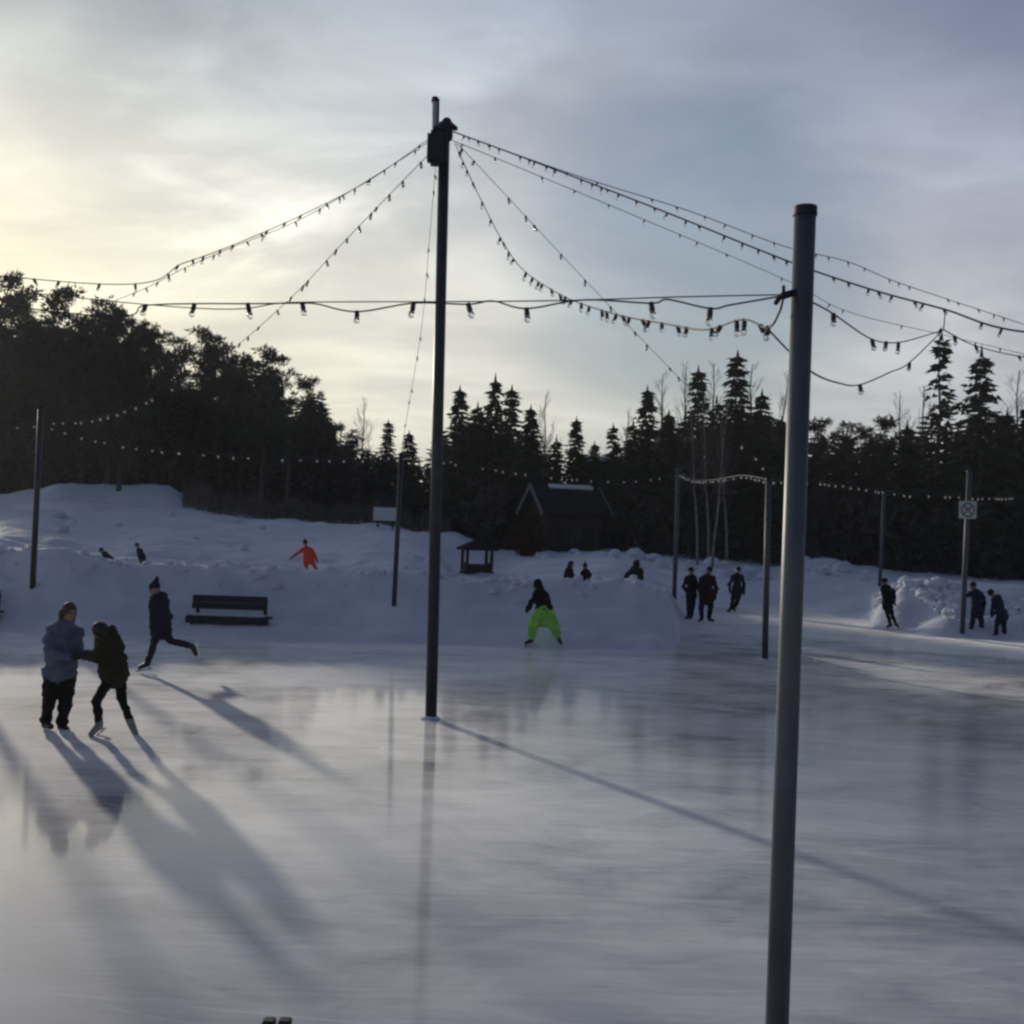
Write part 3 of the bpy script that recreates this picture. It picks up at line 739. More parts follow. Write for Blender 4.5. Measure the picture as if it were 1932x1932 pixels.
string('heaviest bulb string sloping from the tall pole to the right past the near pole top', PP(T, (1000, 302, 15.0), (1250, 398, 13.6), (1485, 492, 12.3), (1640, 545, 11.5), (1780, 583, 11.0), (1932, 626, 10.4))+[Vector((6.6, 10, 4.9))], .24, .010, BR)
string('upper bulb string to the right, ending beyond the near pole', PP(T, (1090, 332, 16.4), (1300, 398, 17.2), (1475, 463, 18), (1600, 494, 18.6), (1700, 535, 19.2), (1932, 612, 20.5), (2300, 735, 22)), .5, .007, BR)
string('lower thin bulb string to the right, passing behind the near pole', PP((846, 262, Dc), (945, 302, 16.5), (1200, 408, 18), (1480, 527, 19.5), (1600, 588, 20), (1780, 632, 21), (1932, 668, 22), (2300, 760, 24)), .7, .006, BR)
string('long bulb string from the tall pole down to the left above the pines', PP((815, 258, Dc), (700, 338, 15.0), (590, 396, 14.2), (470, 450, 13.2), (350, 495, 12.2), (190, 536, 11))+[Vector((-7.6, 8.5, 5.1))], .30, .0055, BR)
string('second bulb string to the left, splitting low from the longest left one', PP((815, 264, Dc), (590, 402, 16), (430, 470, 16.5), (350, 505, 16.8), (260, 550, 17.2), (120, 600, 18), (-150, 680, 19)), .55, .005, BR)
string('bulb string from the tall pole sagging across the left wood to the left slim pole', PP((812, 288, Dc), (650, 455, 18.2), (555, 556, 19.8), (430, 665, 22), (310, 738, 24), (190, 788, 26))+[t3+Vector((0, 0, -.35))], .45, .006, BF)
string('bulb string hanging close beside the tall pole toward the pole behind it', PP((822, 310, Dc), (812, 430, 17.5), (795, 620, 21), (768, 785, 25))+[t4], .8, .005, BR)
string('curved bulb string from the tall pole swooping to the hook on the near pole', PP((858, 270, Dc), (905, 372, 14.6), (970, 490, 12.9), (1050, 552, 11.2), (1150, 590, 9.6), (1260, 612, 8.3), (1330, 622, 7.4), (1400, 603, 6.7), (1448, 618, 6.15), (1470, 590, 5.9), (1478, 560, DR)), .30, .007, BN)
string('straight thin bulb string from the tall pole down to the short pole on the ice', PP((862, 272, Dc), (900, 310, 16.4), (1130, 556, 19.5), (1290, 722, 21.9), (1420, 858, 23.8))+[t5], .5, .005, BF)
hz = PP((1478, 558, DR), (1380, 575, 5.9), (1340, 582, 5.95), (1260, 565, 6.0), (1228, 572, 6.05), (1100, 566, 6.2), (993, 582, 6.35), (930, 568, 6.45), (883, 574, 6.5), (780, 572, 6.65), (673, 588, 6.8), (600, 574, 6.9), (570, 572, 6.95), (467, 573, 7.1), (367, 573, 7.25), (275, 576, 7.4), (120, 590, 7.7))
hz.append(Vector((-7.6, 8.5, 4.95)))
string('level bulb string running from the near pole hook to the left', hz, .3, .0052, BN,
       at=[hz[i].copy() for i in (2, 4, 6, 8, 9, 10, 12, 13, 14, 15, 16)], messenger=PP((1478, 556, DR), (1290, 560, 6), (1000, 568, 6.3), (570, 570, 6.95), (270, 574, 7.4))+[Vector((-7.6, 8.5, 5.0))])
def dj(px): return DR+(px-1530)*.0195
jn = P(1780, 622, dj(1780))
string('short bulb string from the near pole dipping to the bulb cluster on the right', PP((1532, 570, DR), (1572, 592, dj(1572)), (1645, 640, dj(1645)), (1695, 646, dj(1695)), (1750, 632, dj(1750)))+[jn], .3, .0055, BN,
       at=PP((1572, 592, dj(1572)), (1645, 641, dj(1645)), (1672, 645, dj(1672)), (1695, 646, dj(1695)), (1775, 622, dj(1775))))
string('lowest looping bulb string right of the near pole', PP((1448, 620, 6.1), (1490, 664, 6.0), (1535, 704, DR+.1), (1580, 722, dj(1580)), (1622, 726, dj(1622)), (1680, 702, dj(1680)), (1716, 684, dj(1716)))+[jn], .3, .0055, BN,
       at=PP((1622, 727, dj(1622)), (1716, 685, dj(1716))))
string('bulb string leaving the bulb cluster for the right picture edge', [jn]+PP((1840, 652, dj(1840)), (1922, 672, dj(1922)), (2050, 690, 15))+[Vector((6.6+2.2, 16, 4.9))], .6, .007, BN,
       at=PP((1800, 634, dj(1800)), (1840, 652, dj(1840)), (1922, 672, dj(1922))))
string('short tether holding the bulb cluster to the heaviest string', PP((1783, 584, 11.0), (1782, 605, 10.8))+[jn], 9, .006, BN, at=[])
string('far bulb string in front of the left wood between the two slim bank poles', [t3+Vector((0, 0, -.4))]+PP((180, 828, 27), (300, 848, 27), (500, 862, 27), (660, 866, 27.1))+[t4], .42, .007, BF)
string('far bulb string left of the left slim pole', [t3+Vector((0, 0, -.4))]+PP((30, 803, 26), (-60, 800, 25), (-300, 790, 23)), .4, .007, BF)
string('far bulb string from the slim pole behind the tall one across the spruces and cabin', [t4]+PP((850, 872, 28.5), (950, 886, 30), (1060, 900, 32), (1180, 906, 34))+[t6+Vector((0, 0, -.25))], .6, .007, BF)
string('far bright bulb string sagging between the two thin poles by the skating pair', [t6+Vector((0, 0, -.2))]+PP((1310, 905, 33), (1350, 905, 30), (1400, 897, 27))+[t5], .38, .012, BF)
string('far bulb string from the short ice pole across the dark wood to the sign pole', [t5]+PP((1540, 908, 26.5), (1640, 921, 28.5), (1700, 931, 30), (1770, 933, 31))+[t8+Vector((0, 0, -.75))], .42, .007, BF)
string('far bulb string from the sign pole to the right picture edge', [t8+Vector((0, 0, -.75))]+PP((1880, 938, 33), (1932, 937, 34), (2100, 930, 36)), .42, .007, BF)

# ------------------------------------------------------------------ benches
def bench():
    o = empty('bench', (0, 0, 0)); W = 2.02
    s = MB()
    for i in range(3): s.bbox((.04, -.32+.155*i, .47), (W+.06, .14, .055), b=.012)
    s.bbox((.04, -.385, .41), (W+.06, .03, .18), b=.008); s.build('seat', M['bench'], o)
    s = MB(); rot = Matrix.Rotation(R(-10), 3, 'X')
    for i in range(2): s.bbox((-.06, .13+.025*i, .72+.175*i), (W-.12, .045, .172), rot, .006)
    s.build('backrest', M['bench'], o)
    for x in (-.86, .86):
        l = MB(); l.bbox((x, -.30, .21), (.08, .08, .43), b=.01); l.bbox((x, -.06, .36), (.06, .56, .06), b=.01); l.build('leg', M['bench'], o)
        l = MB(); l.bbox((x, .11, .45), (.08, .08, .95), Matrix.Rotation(R(-6), 3, 'X'), .01); l.build('leg', M['bench'], o)
    sn = MB(); sn.bbox((.02, -.14, .515), (W*.9, .3, .045), b=.02); sn.build('snow_cover', M['snow'], o)
    return o
bn = bench(); bp = P(433, 1185, 26.4); bn.location = (bp.x, 26.4, -.02); bn.rotation_euler = (0, 0, R(-2))
tag(bn, 'dark blue slatted bench with backrest at the foot of the snow bank', 'bench', 'benches along the snow bank')
b2 = bn.copy(); COL.objects.link(b2)
for ch in list(bn.children):
    c = ch.copy(); COL.objects.link(c); c.parent = b2
b2.location = (P(8, 1165, 26.2).x-1.08, 26.2, -.05)
b2['label'] = 'bench end just entering the picture at the left edge'

# ------------------------------------------------------------------ two short dark posts at the bottom
for px, lab in ((508, 'left one of two short dark posts at the bottom edge'), (538, 'right one of two short dark posts at the bottom edge')):
    t = P(px, 1921, 4.2); o = empty('post', (t.x, 4.2, 0), lab, 'post', 'short dark posts at the bottom edge')
    b = MB(); b.bbox((0, 0, t.z/2-.02), (.044, .044, t.z-.02), b=.006); b.build('shaft', M['black'], o)
    b = MB(); b.bbox((0, 0, t.z-.018), (.05, .05, .03), b=.006); b.build('cap', M['black'], o)

# ------------------------------------------------------------------ buildings
def cabin():
    D = 63; b0 = P(1062, 1045, D); z0 = ztop(b0.x, D)-.3
    o = empty('cabin', (b0.x, D, z0), 'dark cabin with a brown gable and snow along its ridge behind the spruces', 'cabin')
    a = R(24); rot = Matrix.Rotation(a, 3, 'Z'); o.rotation_euler = (0, 0, a)
    L, Wd = 3.5, 2.8; he = 2.75; hr = 5.4-z0
    w = MB(); w.box((0, 0, he/2), (L, Wd, he))
    for s in (-1, 1):                                             # gable triangles
        x = s*L/2
        w.add([(x, -Wd/2, he), (x, Wd/2, he), (x, 0, hr-.12), (x-s*.15, -Wd/2, he), (x-s*.15, Wd/2, he), (x-s*.15, 0, hr-.12)], [(0, 1, 2), (3, 5, 4), (0, 2, 5, 3), (1, 4, 5, 2)])
    w.build('wall', M['wood'], o)
    r = MB()
    for s in (-1, 1):
        e = Vector((0, s*(Wd/2+.4), he-.33)); rd = Vector((0, 0, hr)); n = Vector((0, s*(hr-he), Wd/2)).normalized()*.12
        x = L/2+.5
        r.add([(-x, e.y, e.z), (x, e.y, e.z), (x, 0, hr), (-x, 0, hr), (-x, e.y+n.y, e.z+n.z), (x, e.y+n.y, e.z+n.z), (x, 0, hr+n.z), (-x, 0, hr+n.z)],
              [(0, 1, 2, 3), (4, 7, 6, 5), (0, 4, 5, 1), (1, 5, 6, 2), (2, 6, 7, 3), (3, 7, 4, 0)])
    rf = r.build('roof', M['shingle'], o)
    s = MB(); s.bbox((.3, -.22, hr+.03), (L*.85, .36, .10), Matrix.Rotation(R(42), 3, 'X'), .08); s.build('ridge_snow', M['snow'], rf)
    for sx in (-1, 1):
        t = MB()
        for sy in (-1, 1):
            p0 = Vector((sx*(L/2+.56), sy*(Wd/2+.4), he-.31)); p1 = Vector((sx*(L/2+.56), 0, hr+.03)); d = p1-p0
            t.box((p0+p1)/2, (.06, .26, d.length), Matrix.Rotation(-math.atan2(d.y, d.z), 3, 'X'))
        t.build('bargeboard', M['trim'], o)
    for x in (-.95, .95):
        f = MB(); f.box((x, -Wd/2-.03, 1.3), (.8, .06, 1.1)); wf = f.build('window', M['darkwood'], o)
        g = MB(); g.box((x, -Wd/2-.065, 1.3), (.62, .02, .9)); g.build('pane', M['glassdark'], wf)
    d = MB(); d.box((0, -Wd/2-.03, .9), (.75, .06, 1.8)); d.build('door', M['darkwood'], o)
cabin()
def far_roof():
    D = 100; c = P(1130, 868, D); z0 = ztop(c.x, D); o = empty('house', (c.x, D, z0), 'far house with a snow white roof showing between spruces', 'house')
    o.rotation_euler = (0, 0, R(12)); h = c.z-z0
    w = MB(); w.box((0, 0, (h-.6)/2), (3.6, 3, h-.6)); w.build('wall', M['darkwood'], o)
    r = MB()
    for s in (-1, 1): r.box((0, s*.85, h-.15), (4.2, 2.05, .14), Matrix.Rotation(R(-26*s), 3, 'X'))
    rf = r.build('roof', M['shingle'], o)
    s = MB(); s.bbox((-.2, -.75, h+.02), (2.6, 1.2, .16), Matrix.Rotation(R(26), 3, 'X'), .05); s.build('roof_snow', M['snow'], rf)
    f = MB(); f.box((0, -1.53, h*.5), (1, .06, 1)); f.build('window', M['glassdark'], o)
far_roof()
def shelter():
    D = 46; c = P(899, 1082, D); k = D/F; z0 = c.z; o = empty('shelter', (c.x, D, z0), 'small open wooden shelter with a dark hipped roof on the snow', 'shelter')
    o.rotation_euler = (0, 0, R(14)); w = 25*k; he = 44*k; hr = 64*k
    b = MB(); b.box((0, 0, .06-.4), (2*w+.1, 2*w+.1, .9)); b.build('base', M['darkwood'], o)
    for sx in (-1, 1):
        for sy in (-1, 1):
            b = MB(); b.box((sx*w*.93, sy*w*.93, he/2+.1), (.12, .12, he-.1)); b.build('post', M['darkwood'], o)
    for sx in (-1, 1):
        b = MB(); b.box((sx*w*.93, 0, .28), (.06, 2*w*.8, .42)); b.build('side_panel', M['darkwood'], o)
    b = MB(); b.box((0, -w*.93, .27), (2*w*.8, .06, .34)); b.build('front_panel', M['darkwood'], o)
    r = MB(); q = w*1.35
    r.add([(-q, -q, he), (q, -q, he), (q, q, he), (-q, q, he), (-q, -q, he+.1), (q, -q, he+.1), (q, q, he+.1), (-q, q, he+.1), (-.1, 0, hr), (.1, 0, hr)],
          [(0, 3, 2, 1), (0, 1, 5, 4), (1, 2, 6, 5), (2, 3, 7, 6), (3, 0, 4, 7), (4, 5, 9, 8), (5, 6, 9), (6, 7, 8, 9), (7, 4, 8)])
    r.build('roof', M['shingle'], o)
shelter()
def board():
    D = 58; c = P(727, 970, D); k = D/F; o = empty('notice_board', (c.x, D, ztop(c.x, D)-.1), 'pale notice board on dark legs at the top of the slope', 'notice board')
    zc = c.z-o.location.z
    b = MB(); b.bbox((0, -.03, zc), (45*k, .06, 25*k), b=.012); b.build('panel', M['white'], o)
    b = MB(); b.box((0, .035, zc), (47*k, .05, 27*k)); b.build('frame', M['darkwood'], o)
    for s in (-1, 1):
        b = MB(); b.box((s*14*k, .10, zc/2), (.1, .08, zc+.2)); b.build('leg', M['darkwood'], o)
    b = MB(); b.box((.1, .1, zc+.72), (30*k, .1, .5)); b.build('header', M['bench'], o)
board()

# ------------------------------------------------------------------ people
def person(label, D, foot, J, s=1.0, jacket='black_cloth', pants='black_cloth', boots='boot_black', hat=None, hair=None, face=(-1, -.2, 0), skate=True, hood=None,
           near_=False, jr=1.0, pr=1.0, hem=None, pack=None, mitts='glove', legs_len=True):
    base = P(foot[0], foot[1], D); o = empty('person', base, label, 'person')
    j = {k: P(v[0], v[1], D+(v[2] if len(v) > 2 else 0))-base for k, v in J.items()}
    vx = .016 if near_ else .022
    fc = Vector(face).normalized(); hd = j['head']; nk = j['neck']
    upv = (hd-nk).normalized(); fc = (fc-upv*fc.dot(upv)).normalized(); sidev = fc.cross(upv).normalized()
    HR = Matrix((sidev, fc, upv)).transposed()
    hs = s*(.98 if s > .85 else 1.12)
    # --- one continuous body
    b = MB()
    b.ell(hd, (.078*hs, .098*hs, .122*hs), HR)
    b.ell(hd+upv*-.055*hs+fc*.035*hs, (.055*hs, .06*hs, .06*hs), HR)
    b.cap(hd+fc*.09*hs+upv*.01*hs, hd+fc*.118*hs-upv*.022*hs, .011*hs, .016*hs, 8)               # nose
    b.cap(hd+fc*.088*hs-upv*.066*hs-sidev*.018*hs, hd+fc*.088*hs-upv*.066*hs+sidev*.018*hs, .010*hs, .010*hs, 6)   # lips
    for q in (-1, 1): b.ell(hd+sidev*q*.08*hs, (.014*hs, .028*hs, .034*hs), HR, 8, 6)                # ears
    shm = (j['shL']+j['shR'])/2; hpm = (j['hipL']+j['hipR'])/2
    b.cap(hd-upv*.06*hs, shm, .055*s, .07*s)
    b.cap(shm, shm.lerp(hpm, .5), .11*s, .105*s); b.cap(shm.lerp(hpm, .5), hpm, .105*s, .12*s)
    b.cap(j['shL'], j['shR'], .06*s, .06*s)
    for q in 'LR':
        b.cap(j['sh'+q], j['el'+q], .05*s, .04*s); b.cap(j['el'+q], j['ha'+q], .04*s, .03*s)
        b.cap(j['hip'+q], j['kn'+q], .066*s, .045*s); b.cap(j['kn'+q], j['an'+q], .042*s, .036*s); b.cap(j['an'+q], j['an'+q].lerp(j['to'+q], .5), .04*s, .035*s)
    fuse(b, 'body', M['skin'], o, vx, 3)
    bo = [c for c in o.children if c.name.startswith('body')][0]
    for q in (-1, 1):
        e = MB(); e.ell(hd+sidev*q*.032*hs+fc*.086*hs+upv*.008*hs, (.012*hs,)*3, None, 8, 6); e.build('eye', M['eye'], bo, True)
    # --- jacket
    b = MB(); r = jr*s
    b.cap(j['shL'].lerp(j['shR'], .12), j['shR'].lerp(j['shL'], .12), .095*r, .095*r)
    b.cap(shm, shm.lerp(hpm, .55), .155*r, .15*r); 
    hm = j.get('hem', hpm.lerp(shm, -.12)); b.cap(shm.lerp(hpm, .5), hm, .15*r, .165*r)
    hw = (j['hipR']-j['hipL'])*.28
    b.cap(shm.lerp(hpm, .7)-hw, hm-hw, .13*r, .145*r); b.cap(shm.lerp(hpm, .7)+hw, hm+hw, .13*r, .145*r)
    b.cap(nk.lerp(shm, .2), shm, .075*r, .11*r)
    for q in 'LR':
        b.cap(j['sh'+q], j['el'+q], .078*r, .064*r); b.cap(j['el'+q], j['el'+q].lerp(j['ha'+q], .88), .064*r, .052*r)
    if hood == 'up':
        b.ell(hd+upv*.02*hs-fc*.025*hs, (.118*hs, .118*hs, .155*hs), HR); b.cap(hd-fc*.04*hs, shm, .1*hs, .13*r)
    elif hood == 'down': b.ell(nk-fc*.09*s+upv*.0, (.13*s, .09*s, .085*s), HR)
    fuse(b, 'jacket', M[jacket], o, vx, 3, .034*s)
    # --- trousers
    b = MB(); r = pr*s
    b.cap(j['hipL'], j['hipR'], .11*r, .11*r); b.cap(hpm, hpm.lerp(shm, .2), .12*r, .12*r)
    if pr > 1.5: b.cap(j['hipL'].lerp(j['knL'], .6), j['hipR'].lerp(j['knR'], .6), .13*s, .13*s)
    for q in 'LR':
        b.cap(j['hip'+q], j['kn'+q], .105*r, .078*r); b.cap(j['kn'+q], j['kn'+q].lerp(j['an'+q], .9 if pr < 1.3 else .66), .078*r, .066*min(r, 1.5))
    fuse(b, 'trousers', M[pants], o, vx, 3, .020*s*min(pr, 1.2))
    # --- boots with blades
    for q in 'LR':
        an, to = j['an'+q], j['to'+q]; d = (to-an); dn = (d-upv*0).normalized()
        b = MB(); b.cap(an+(an-j['kn'+q]).normalized()*-.05*s, an, .056*s, .058*s); b.cap(an+(an-j['kn'+q]).normalized()*.03*s, to, .056*s, .042*s)
        bt = fuse(b, 'skate' if skate else 'boot', M[boots], o, .014, 2)
        if skate:
            lg = (an-j['kn'+q]).normalized(); f2 = (dn-lg*dn.dot(lg)*.6).normalized(); dw = (lg-f2*lg.dot(f2)).normalized()
            b = MB(); c = an.lerp(to, .45)+lg*.03*s+dw*.075*s; sd = f2.cross(dw).normalized()
            b.box(c, (.30*s, .007, .022), Matrix((f2, sd, -dw)).transposed())
            for k in (-.09, .09): b.box(c+f2*k*s-dw*.022*s, (.05*s, .012, .035*s), Matrix((f2, sd, -dw)).transposed())
            b.build('blade', M['blade'], bt)
    # --- gloved hands: palm, four fingers and a thumb, half closed
    for q in 'LR':
        ha = j['ha'+q]; d = (ha-j['el'+q]).normalized(); sd = d.cross(fc); sd = sd.normalized() if sd.length > .1 else d.orthogonal().normalized(); nn = d.cross(sd)
        b = MB(); b.cap(ha-d*.03*s, ha+d*.045*s, .032*s, .036*s)
        for i, L in enumerate((.062, .072, .068, .052)):
            r0 = ha+d*.055*s+sd*(i-1.5)*.019*s; k1 = r0+(d*.8+nn*.6).normalized()*L*.55*s; k2 = k1+(d*.1+nn).normalized()*L*.5*s
            b.cap(r0, k1, .0115*s, .011*s, 7); b.cap(k1, k2, .011*s, .0095*s, 7)
        th = ha+d*.005*s-sd*.034*s; t1 = th+(d*.6-sd*.7+nn*.3).normalized()*.035*s; b.cap(th, t1, .014*s, .012*s, 7); b.cap(t1, t1+(d+nn*.6).normalized()*.028*s, .012*s, .010*s, 7)
        fuse(b, 'glove', M[mitts], o, .0085 if near_ else .012, 1)
    # --- headwear / hair
    if hat:
        b = MB(); c = hd+upv*.045*hs-fc*.01*hs
        b.ell(c, (.094*hs, .112*hs, .098*hs), HR); b.ell(hd+upv*.03*hs-fc*.012*hs, (.1*hs, .116*hs, .03*hs), HR, 14, 6)
        if hat[1] == 'peak': b.cap(c+upv*.03*hs-fc*.02*hs, c+upv*.15*hs-fc*.10*hs, .085*hs, .03*hs)
        if hat[1] == 'pom': b.ell(c+upv*.12*hs, (.04*hs,)*3, HR)
        fuse(b, 'hat', M[hat[0]], o, .012, 2)
    if hair:
        b = MB(); b.ell(hd+upv*.03*hs-fc*.026*hs, (.104*hs, .112*hs, .128*hs), HR)
        for k, (dx, ln) in enumerate(((-.055, hair[1]), (0, hair[1]*1.1), (.055, hair[1]), (-.08, hair[1]*.7), (.08, hair[1]*.7))):
            st = hd+sidev*dx*hs-fc*.05*hs; b.cap(st, st+Vector((0, 0, -ln*s))-fc*.03*hs, .05*hs, .028*hs)
        fuse(b, 'hair', M[hair[0]], o, .012, 2)
    if pack:
        b = MB(); pc = shm.lerp(hpm, .45)-fc*.2*s; b.bbox(pc, (.24*s, .17*s, .40*s), Matrix((sidev, fc, (shm-hpm).normalized())).transposed(), .05*s); b.build('backpack', M[pack], o)
    return o

# woman in a pale blue jacket holding the other's hands
person('person in a pale blue jacket and baggy black trousers holding the bent skater', 14.2, (100, 1378),
  dict(head=(131, 1157), neck=(127, 1178), shL=(98, 1192, -.05), shR=(143, 1192, .12), elL=(93, 1236, -.22), haL=(136, 1240, -.30), elR=(148, 1232, .1), haR=(161, 1238, -.1),
       hipL=(98, 1277, -.03), hipR=(128, 1277, .06), knL=(92, 1325, -.06), knR=(123, 1327, .05), anL=(86, 1362), anR=(116, 1366, .08), toL=(96, 1371, -.1), toR=(126, 1376, 0), hem=(112, 1266)),
  1.0, 'pale_blue_cloth', 'black_cloth', 'boot_black', hair=('hair_brown', .30), face=(.75, -.6, -.1), near_=True, jr=1.12, pr=1.12)
person('person bent forward in a dark olive jacket, head down, pale skates apart', 14.0, (215, 1392),
  dict(head=(190, 1193, -.08), neck=(201, 1203, -.02), shL=(197, 1216, -.16), shR=(211, 1212, .16), elL=(182, 1240, -.22), haL=(162, 1239, -.2), elR=(188, 1236, .1), haR=(163, 1236, -.02),
       hipL=(210, 1275, -.1), hipR=(226, 1274, .1), knL=(182, 1322, -.16), knR=(229, 1318, .08), anL=(187, 1364, -.1), anR=(246, 1362, .1), toL=(172, 1385, -.2), toR=(256, 1385, .0), hem=(216, 1270)),
  .97, 'olive_cloth', 'black_cloth', 'boot_grey', hair=('hair_dark', .24), face=(-.6, -.1, -.8), near_=True, jr=1.22, pr=.82, hood='down')
person('skater in a long navy coat and pointed hat gliding left with one leg kicked back', 19.6, (275, 1268),
  dict(head=(292, 1111), neck=(297, 1126), shL=(289, 1136, -.12), shR=(309, 1135, .14), elL=(290, 1166, -.2), haL=(291, 1192, -.18), elR=(318, 1166, .16), haR=(312, 1188, .05),
       hipL=(296, 1192, -.08), hipR=(313, 1192, .08), knL=(288, 1223, -.08), knR=(322, 1209, .08), anL=(279, 1250, -.06), anR=(359, 1218, .1), toL=(264, 1259, -.1), toR=(370, 1234, .1), hem=(304, 1188)),
  1.0, 'navy_cloth', 'navy_cloth', 'boot_black', hat=('navy_cloth', 'peak'), face=(-1, -.25, -.1), near_=True, jr=1.12, pr=.86, hood='down')
person('skater crouching wide in bright lime green snow trousers and a black hooded jacket', 25.5, (1028, 1216),
  dict(head=(1014, 1105), neck=(1017, 1114), shL=(1012, 1121, -.12), shR=(1026, 1120, .12), elL=(1003, 1137, -.18), haL=(995, 1150, -.15), elR=(1036, 1137, .2), haR=(1030, 1152, -.1),
       hipL=(1020, 1159, -.06), hipR=(1034, 1159, .06), knL=(1005, 1182, -.15), knR=(1046, 1184, -.05), anL=(1003, 1206, 0), anR=(1054, 1205, .05), toL=(992, 1213, -.08), toR=(1058, 1213, -.14), hem=(1028, 1149)),
  .98, 'black_cloth', 'lime_cloth', 'boot_black', face=(-.85, -.5, -.2), jr=1.12, pr=1.75, hood='up')
person('child in a bright orange snowsuit with one arm stretched out, behind the bank', 29.7, (588, 1080),
  dict(head=(576, 1025), neck=(577, 1032), shL=(571, 1037, -.05), shR=(586, 1037, .05), elL=(560, 1045, -.08), haL=(549, 1053, -.08), elR=(594, 1047, .05), haR=(598, 1058, 0),
       hipL=(576, 1057, -.04), hipR=(588, 1057, .04), knL=(577, 1067, -.06), knR=(593, 1066, 0), anL=(580, 1075), anR=(597, 1074), toL=(576, 1078, -.08), toR=(600, 1077, -.1), hem=(582, 1057)),
  .61, 'orange_cloth', 'orange_cloth', 'boot_black', hat=('black_cloth', 'pom'), face=(-.6, -.8, 0), skate=False, jr=1.25, pr=1.15)
person('dark clad child leaning backward on top of the left bank', 32.5, (270, 1072),
  dict(head=(259, 1030), neck=(261, 1036), shL=(260, 1040, -.08), shR=(267, 1040, .08), elL=(262, 1050, -.12), haL=(268, 1057, -.15), elR=(272, 1049, .1), haR=(276, 1056, .05),
       hipL=(268, 1058, -.06), hipR=(273, 1058, .06), knL=(268, 1067, -.2), knR=(278, 1066, -.1), anL=(272, 1073, -.1), anR=(281, 1072, 0), toL=(277, 1074, -.2), toR=(286, 1073, -.1)),
  .68, 'navy_cloth', 'navy_cloth', face=(.4, -.9, 0), hat=('navy_cloth', 'plain'), skate=False)
person('child in dark teal crouching low on the left bank', 32.5, (203, 1062),
  dict(head=(192, 1039), neck=(196, 1043), shL=(196, 1047, -.08), shR=(201, 1045, .08), elL=(196, 1054, -.15), haL=(194, 1060, -.15), elR=(205, 1053, .1), haR=(202, 1060, 0),
       hipL=(207, 1056, -.08), hipR=(209, 1055, .08), knL=(199, 1060, -.2), knR=(203, 1059, -.05), anL=(207, 1065, -.1), anR=(210, 1064, .05), toL=(201, 1067, -.15), toR=(204, 1066, 0)),
  .66, 'teal_cloth', 'grey_cloth', face=(-1, -.3, -.2), hat=('teal_cloth', 'plain'), skate=False)
person('left of two small figures sitting behind the bank, dark hood', 32.5, (1074, 1098),
  dict(head=(1077, 1066), neck=(1075, 1072), shL=(1069, 1076, -.05), shR=(1078, 1076, .08), elL=(1066, 1085, -.1), haL=(1072, 1090, -.2), elR=(1081, 1085, .05), haR=(1077, 1091, -.1),
       hipL=(1070, 1094, 0), hipR=(1078, 1094, .05), knL=(1066, 1088, -.35), knR=(1075, 1088, -.35), anL=(1066, 1098, -.45), anR=(1075, 1098, -.45), toL=(1065, 1097, -.6), toR=(1074, 1097, -.6)),
  .72, 'plum_cloth', 'black_cloth', face=(.6, -.8, 0), hood='up', skate=False)
person('right of two small figures sitting behind the bank, pointed hat', 32.5, (1106, 1098),
  dict(head=(1104, 1070), neck=(1105, 1075), shL=(1099, 1079, -.05), shR=(1110, 1079, .05), elL=(1097, 1087, -.1), haL=(1101, 1092, -.2), elR=(1114, 1086, .05), haR=(1108, 1092, -.1),
       hipL=(1101, 1095, 0), hipR=(1109, 1095, .05), knL=(1098, 1089, -.35), knR=(1108, 1089, -.35), anL=(1098, 1099, -.45), anR=(1108, 1099, -.45), toL=(1097, 1098, -.6), toR=(1107, 1098, -.6)),
  .72, 'black_cloth', 'black_cloth', face=(-.5, -.8, 0), hat=('navy_cloth', 'peak'), skate=False, jr=1.1)
person('hunched figure in a dark green hooded coat seen from behind on the bank', 32.0, (1196, 1104),
  dict(head=(1200, 1066), neck=(1200, 1074), shL=(1189, 1079, -.05), shR=(1208, 1076, .05), elL=(1181, 1088, -.1), haL=(1178, 1096, -.15), elR=(1210, 1090, .1), haR=(1206, 1098, .1),
       hipL=(1192, 1094, 0), hipR=(1204, 1094, 0), knL=(1186, 1098, -.3), knR=(1202, 1100, -.3), anL=(1190, 1106, -.1), anR=(1204, 1107, -.1), toL=(1184, 1108, -.2), toR=(1202, 1110, -.25), hem=(1198, 1095)),
  .95, 'green_cloth', 'black_cloth', face=(-.5, .6, -.3), hood='up', skate=False, jr=1.15)
person('left skater of the close pair by the end of the bank, hand on hip', 35.2, (1302, 1168),
  dict(head=(1304, 1077), neck=(1304, 1086), shL=(1297, 1091, -.05), shR=(1311, 1091, .05), elL=(1289, 1106, -.05), haL=(1297, 1118, -.1), elR=(1316, 1107, .05), haR=(1322, 1117, -.1),
       hipL=(1300, 1122), hipR=(1309, 1122), knL=(1299, 1143, -.06), knR=(1307, 1143, 0), anL=(1299, 1161), anR=(1305, 1161, .05), toL=(1294, 1166, -.14), toR=(1302, 1166, -.12)),
  .98, 'black_cloth', 'navy_cloth', face=(.6, -.7, 0), hat=('black_cloth', 'plain'))
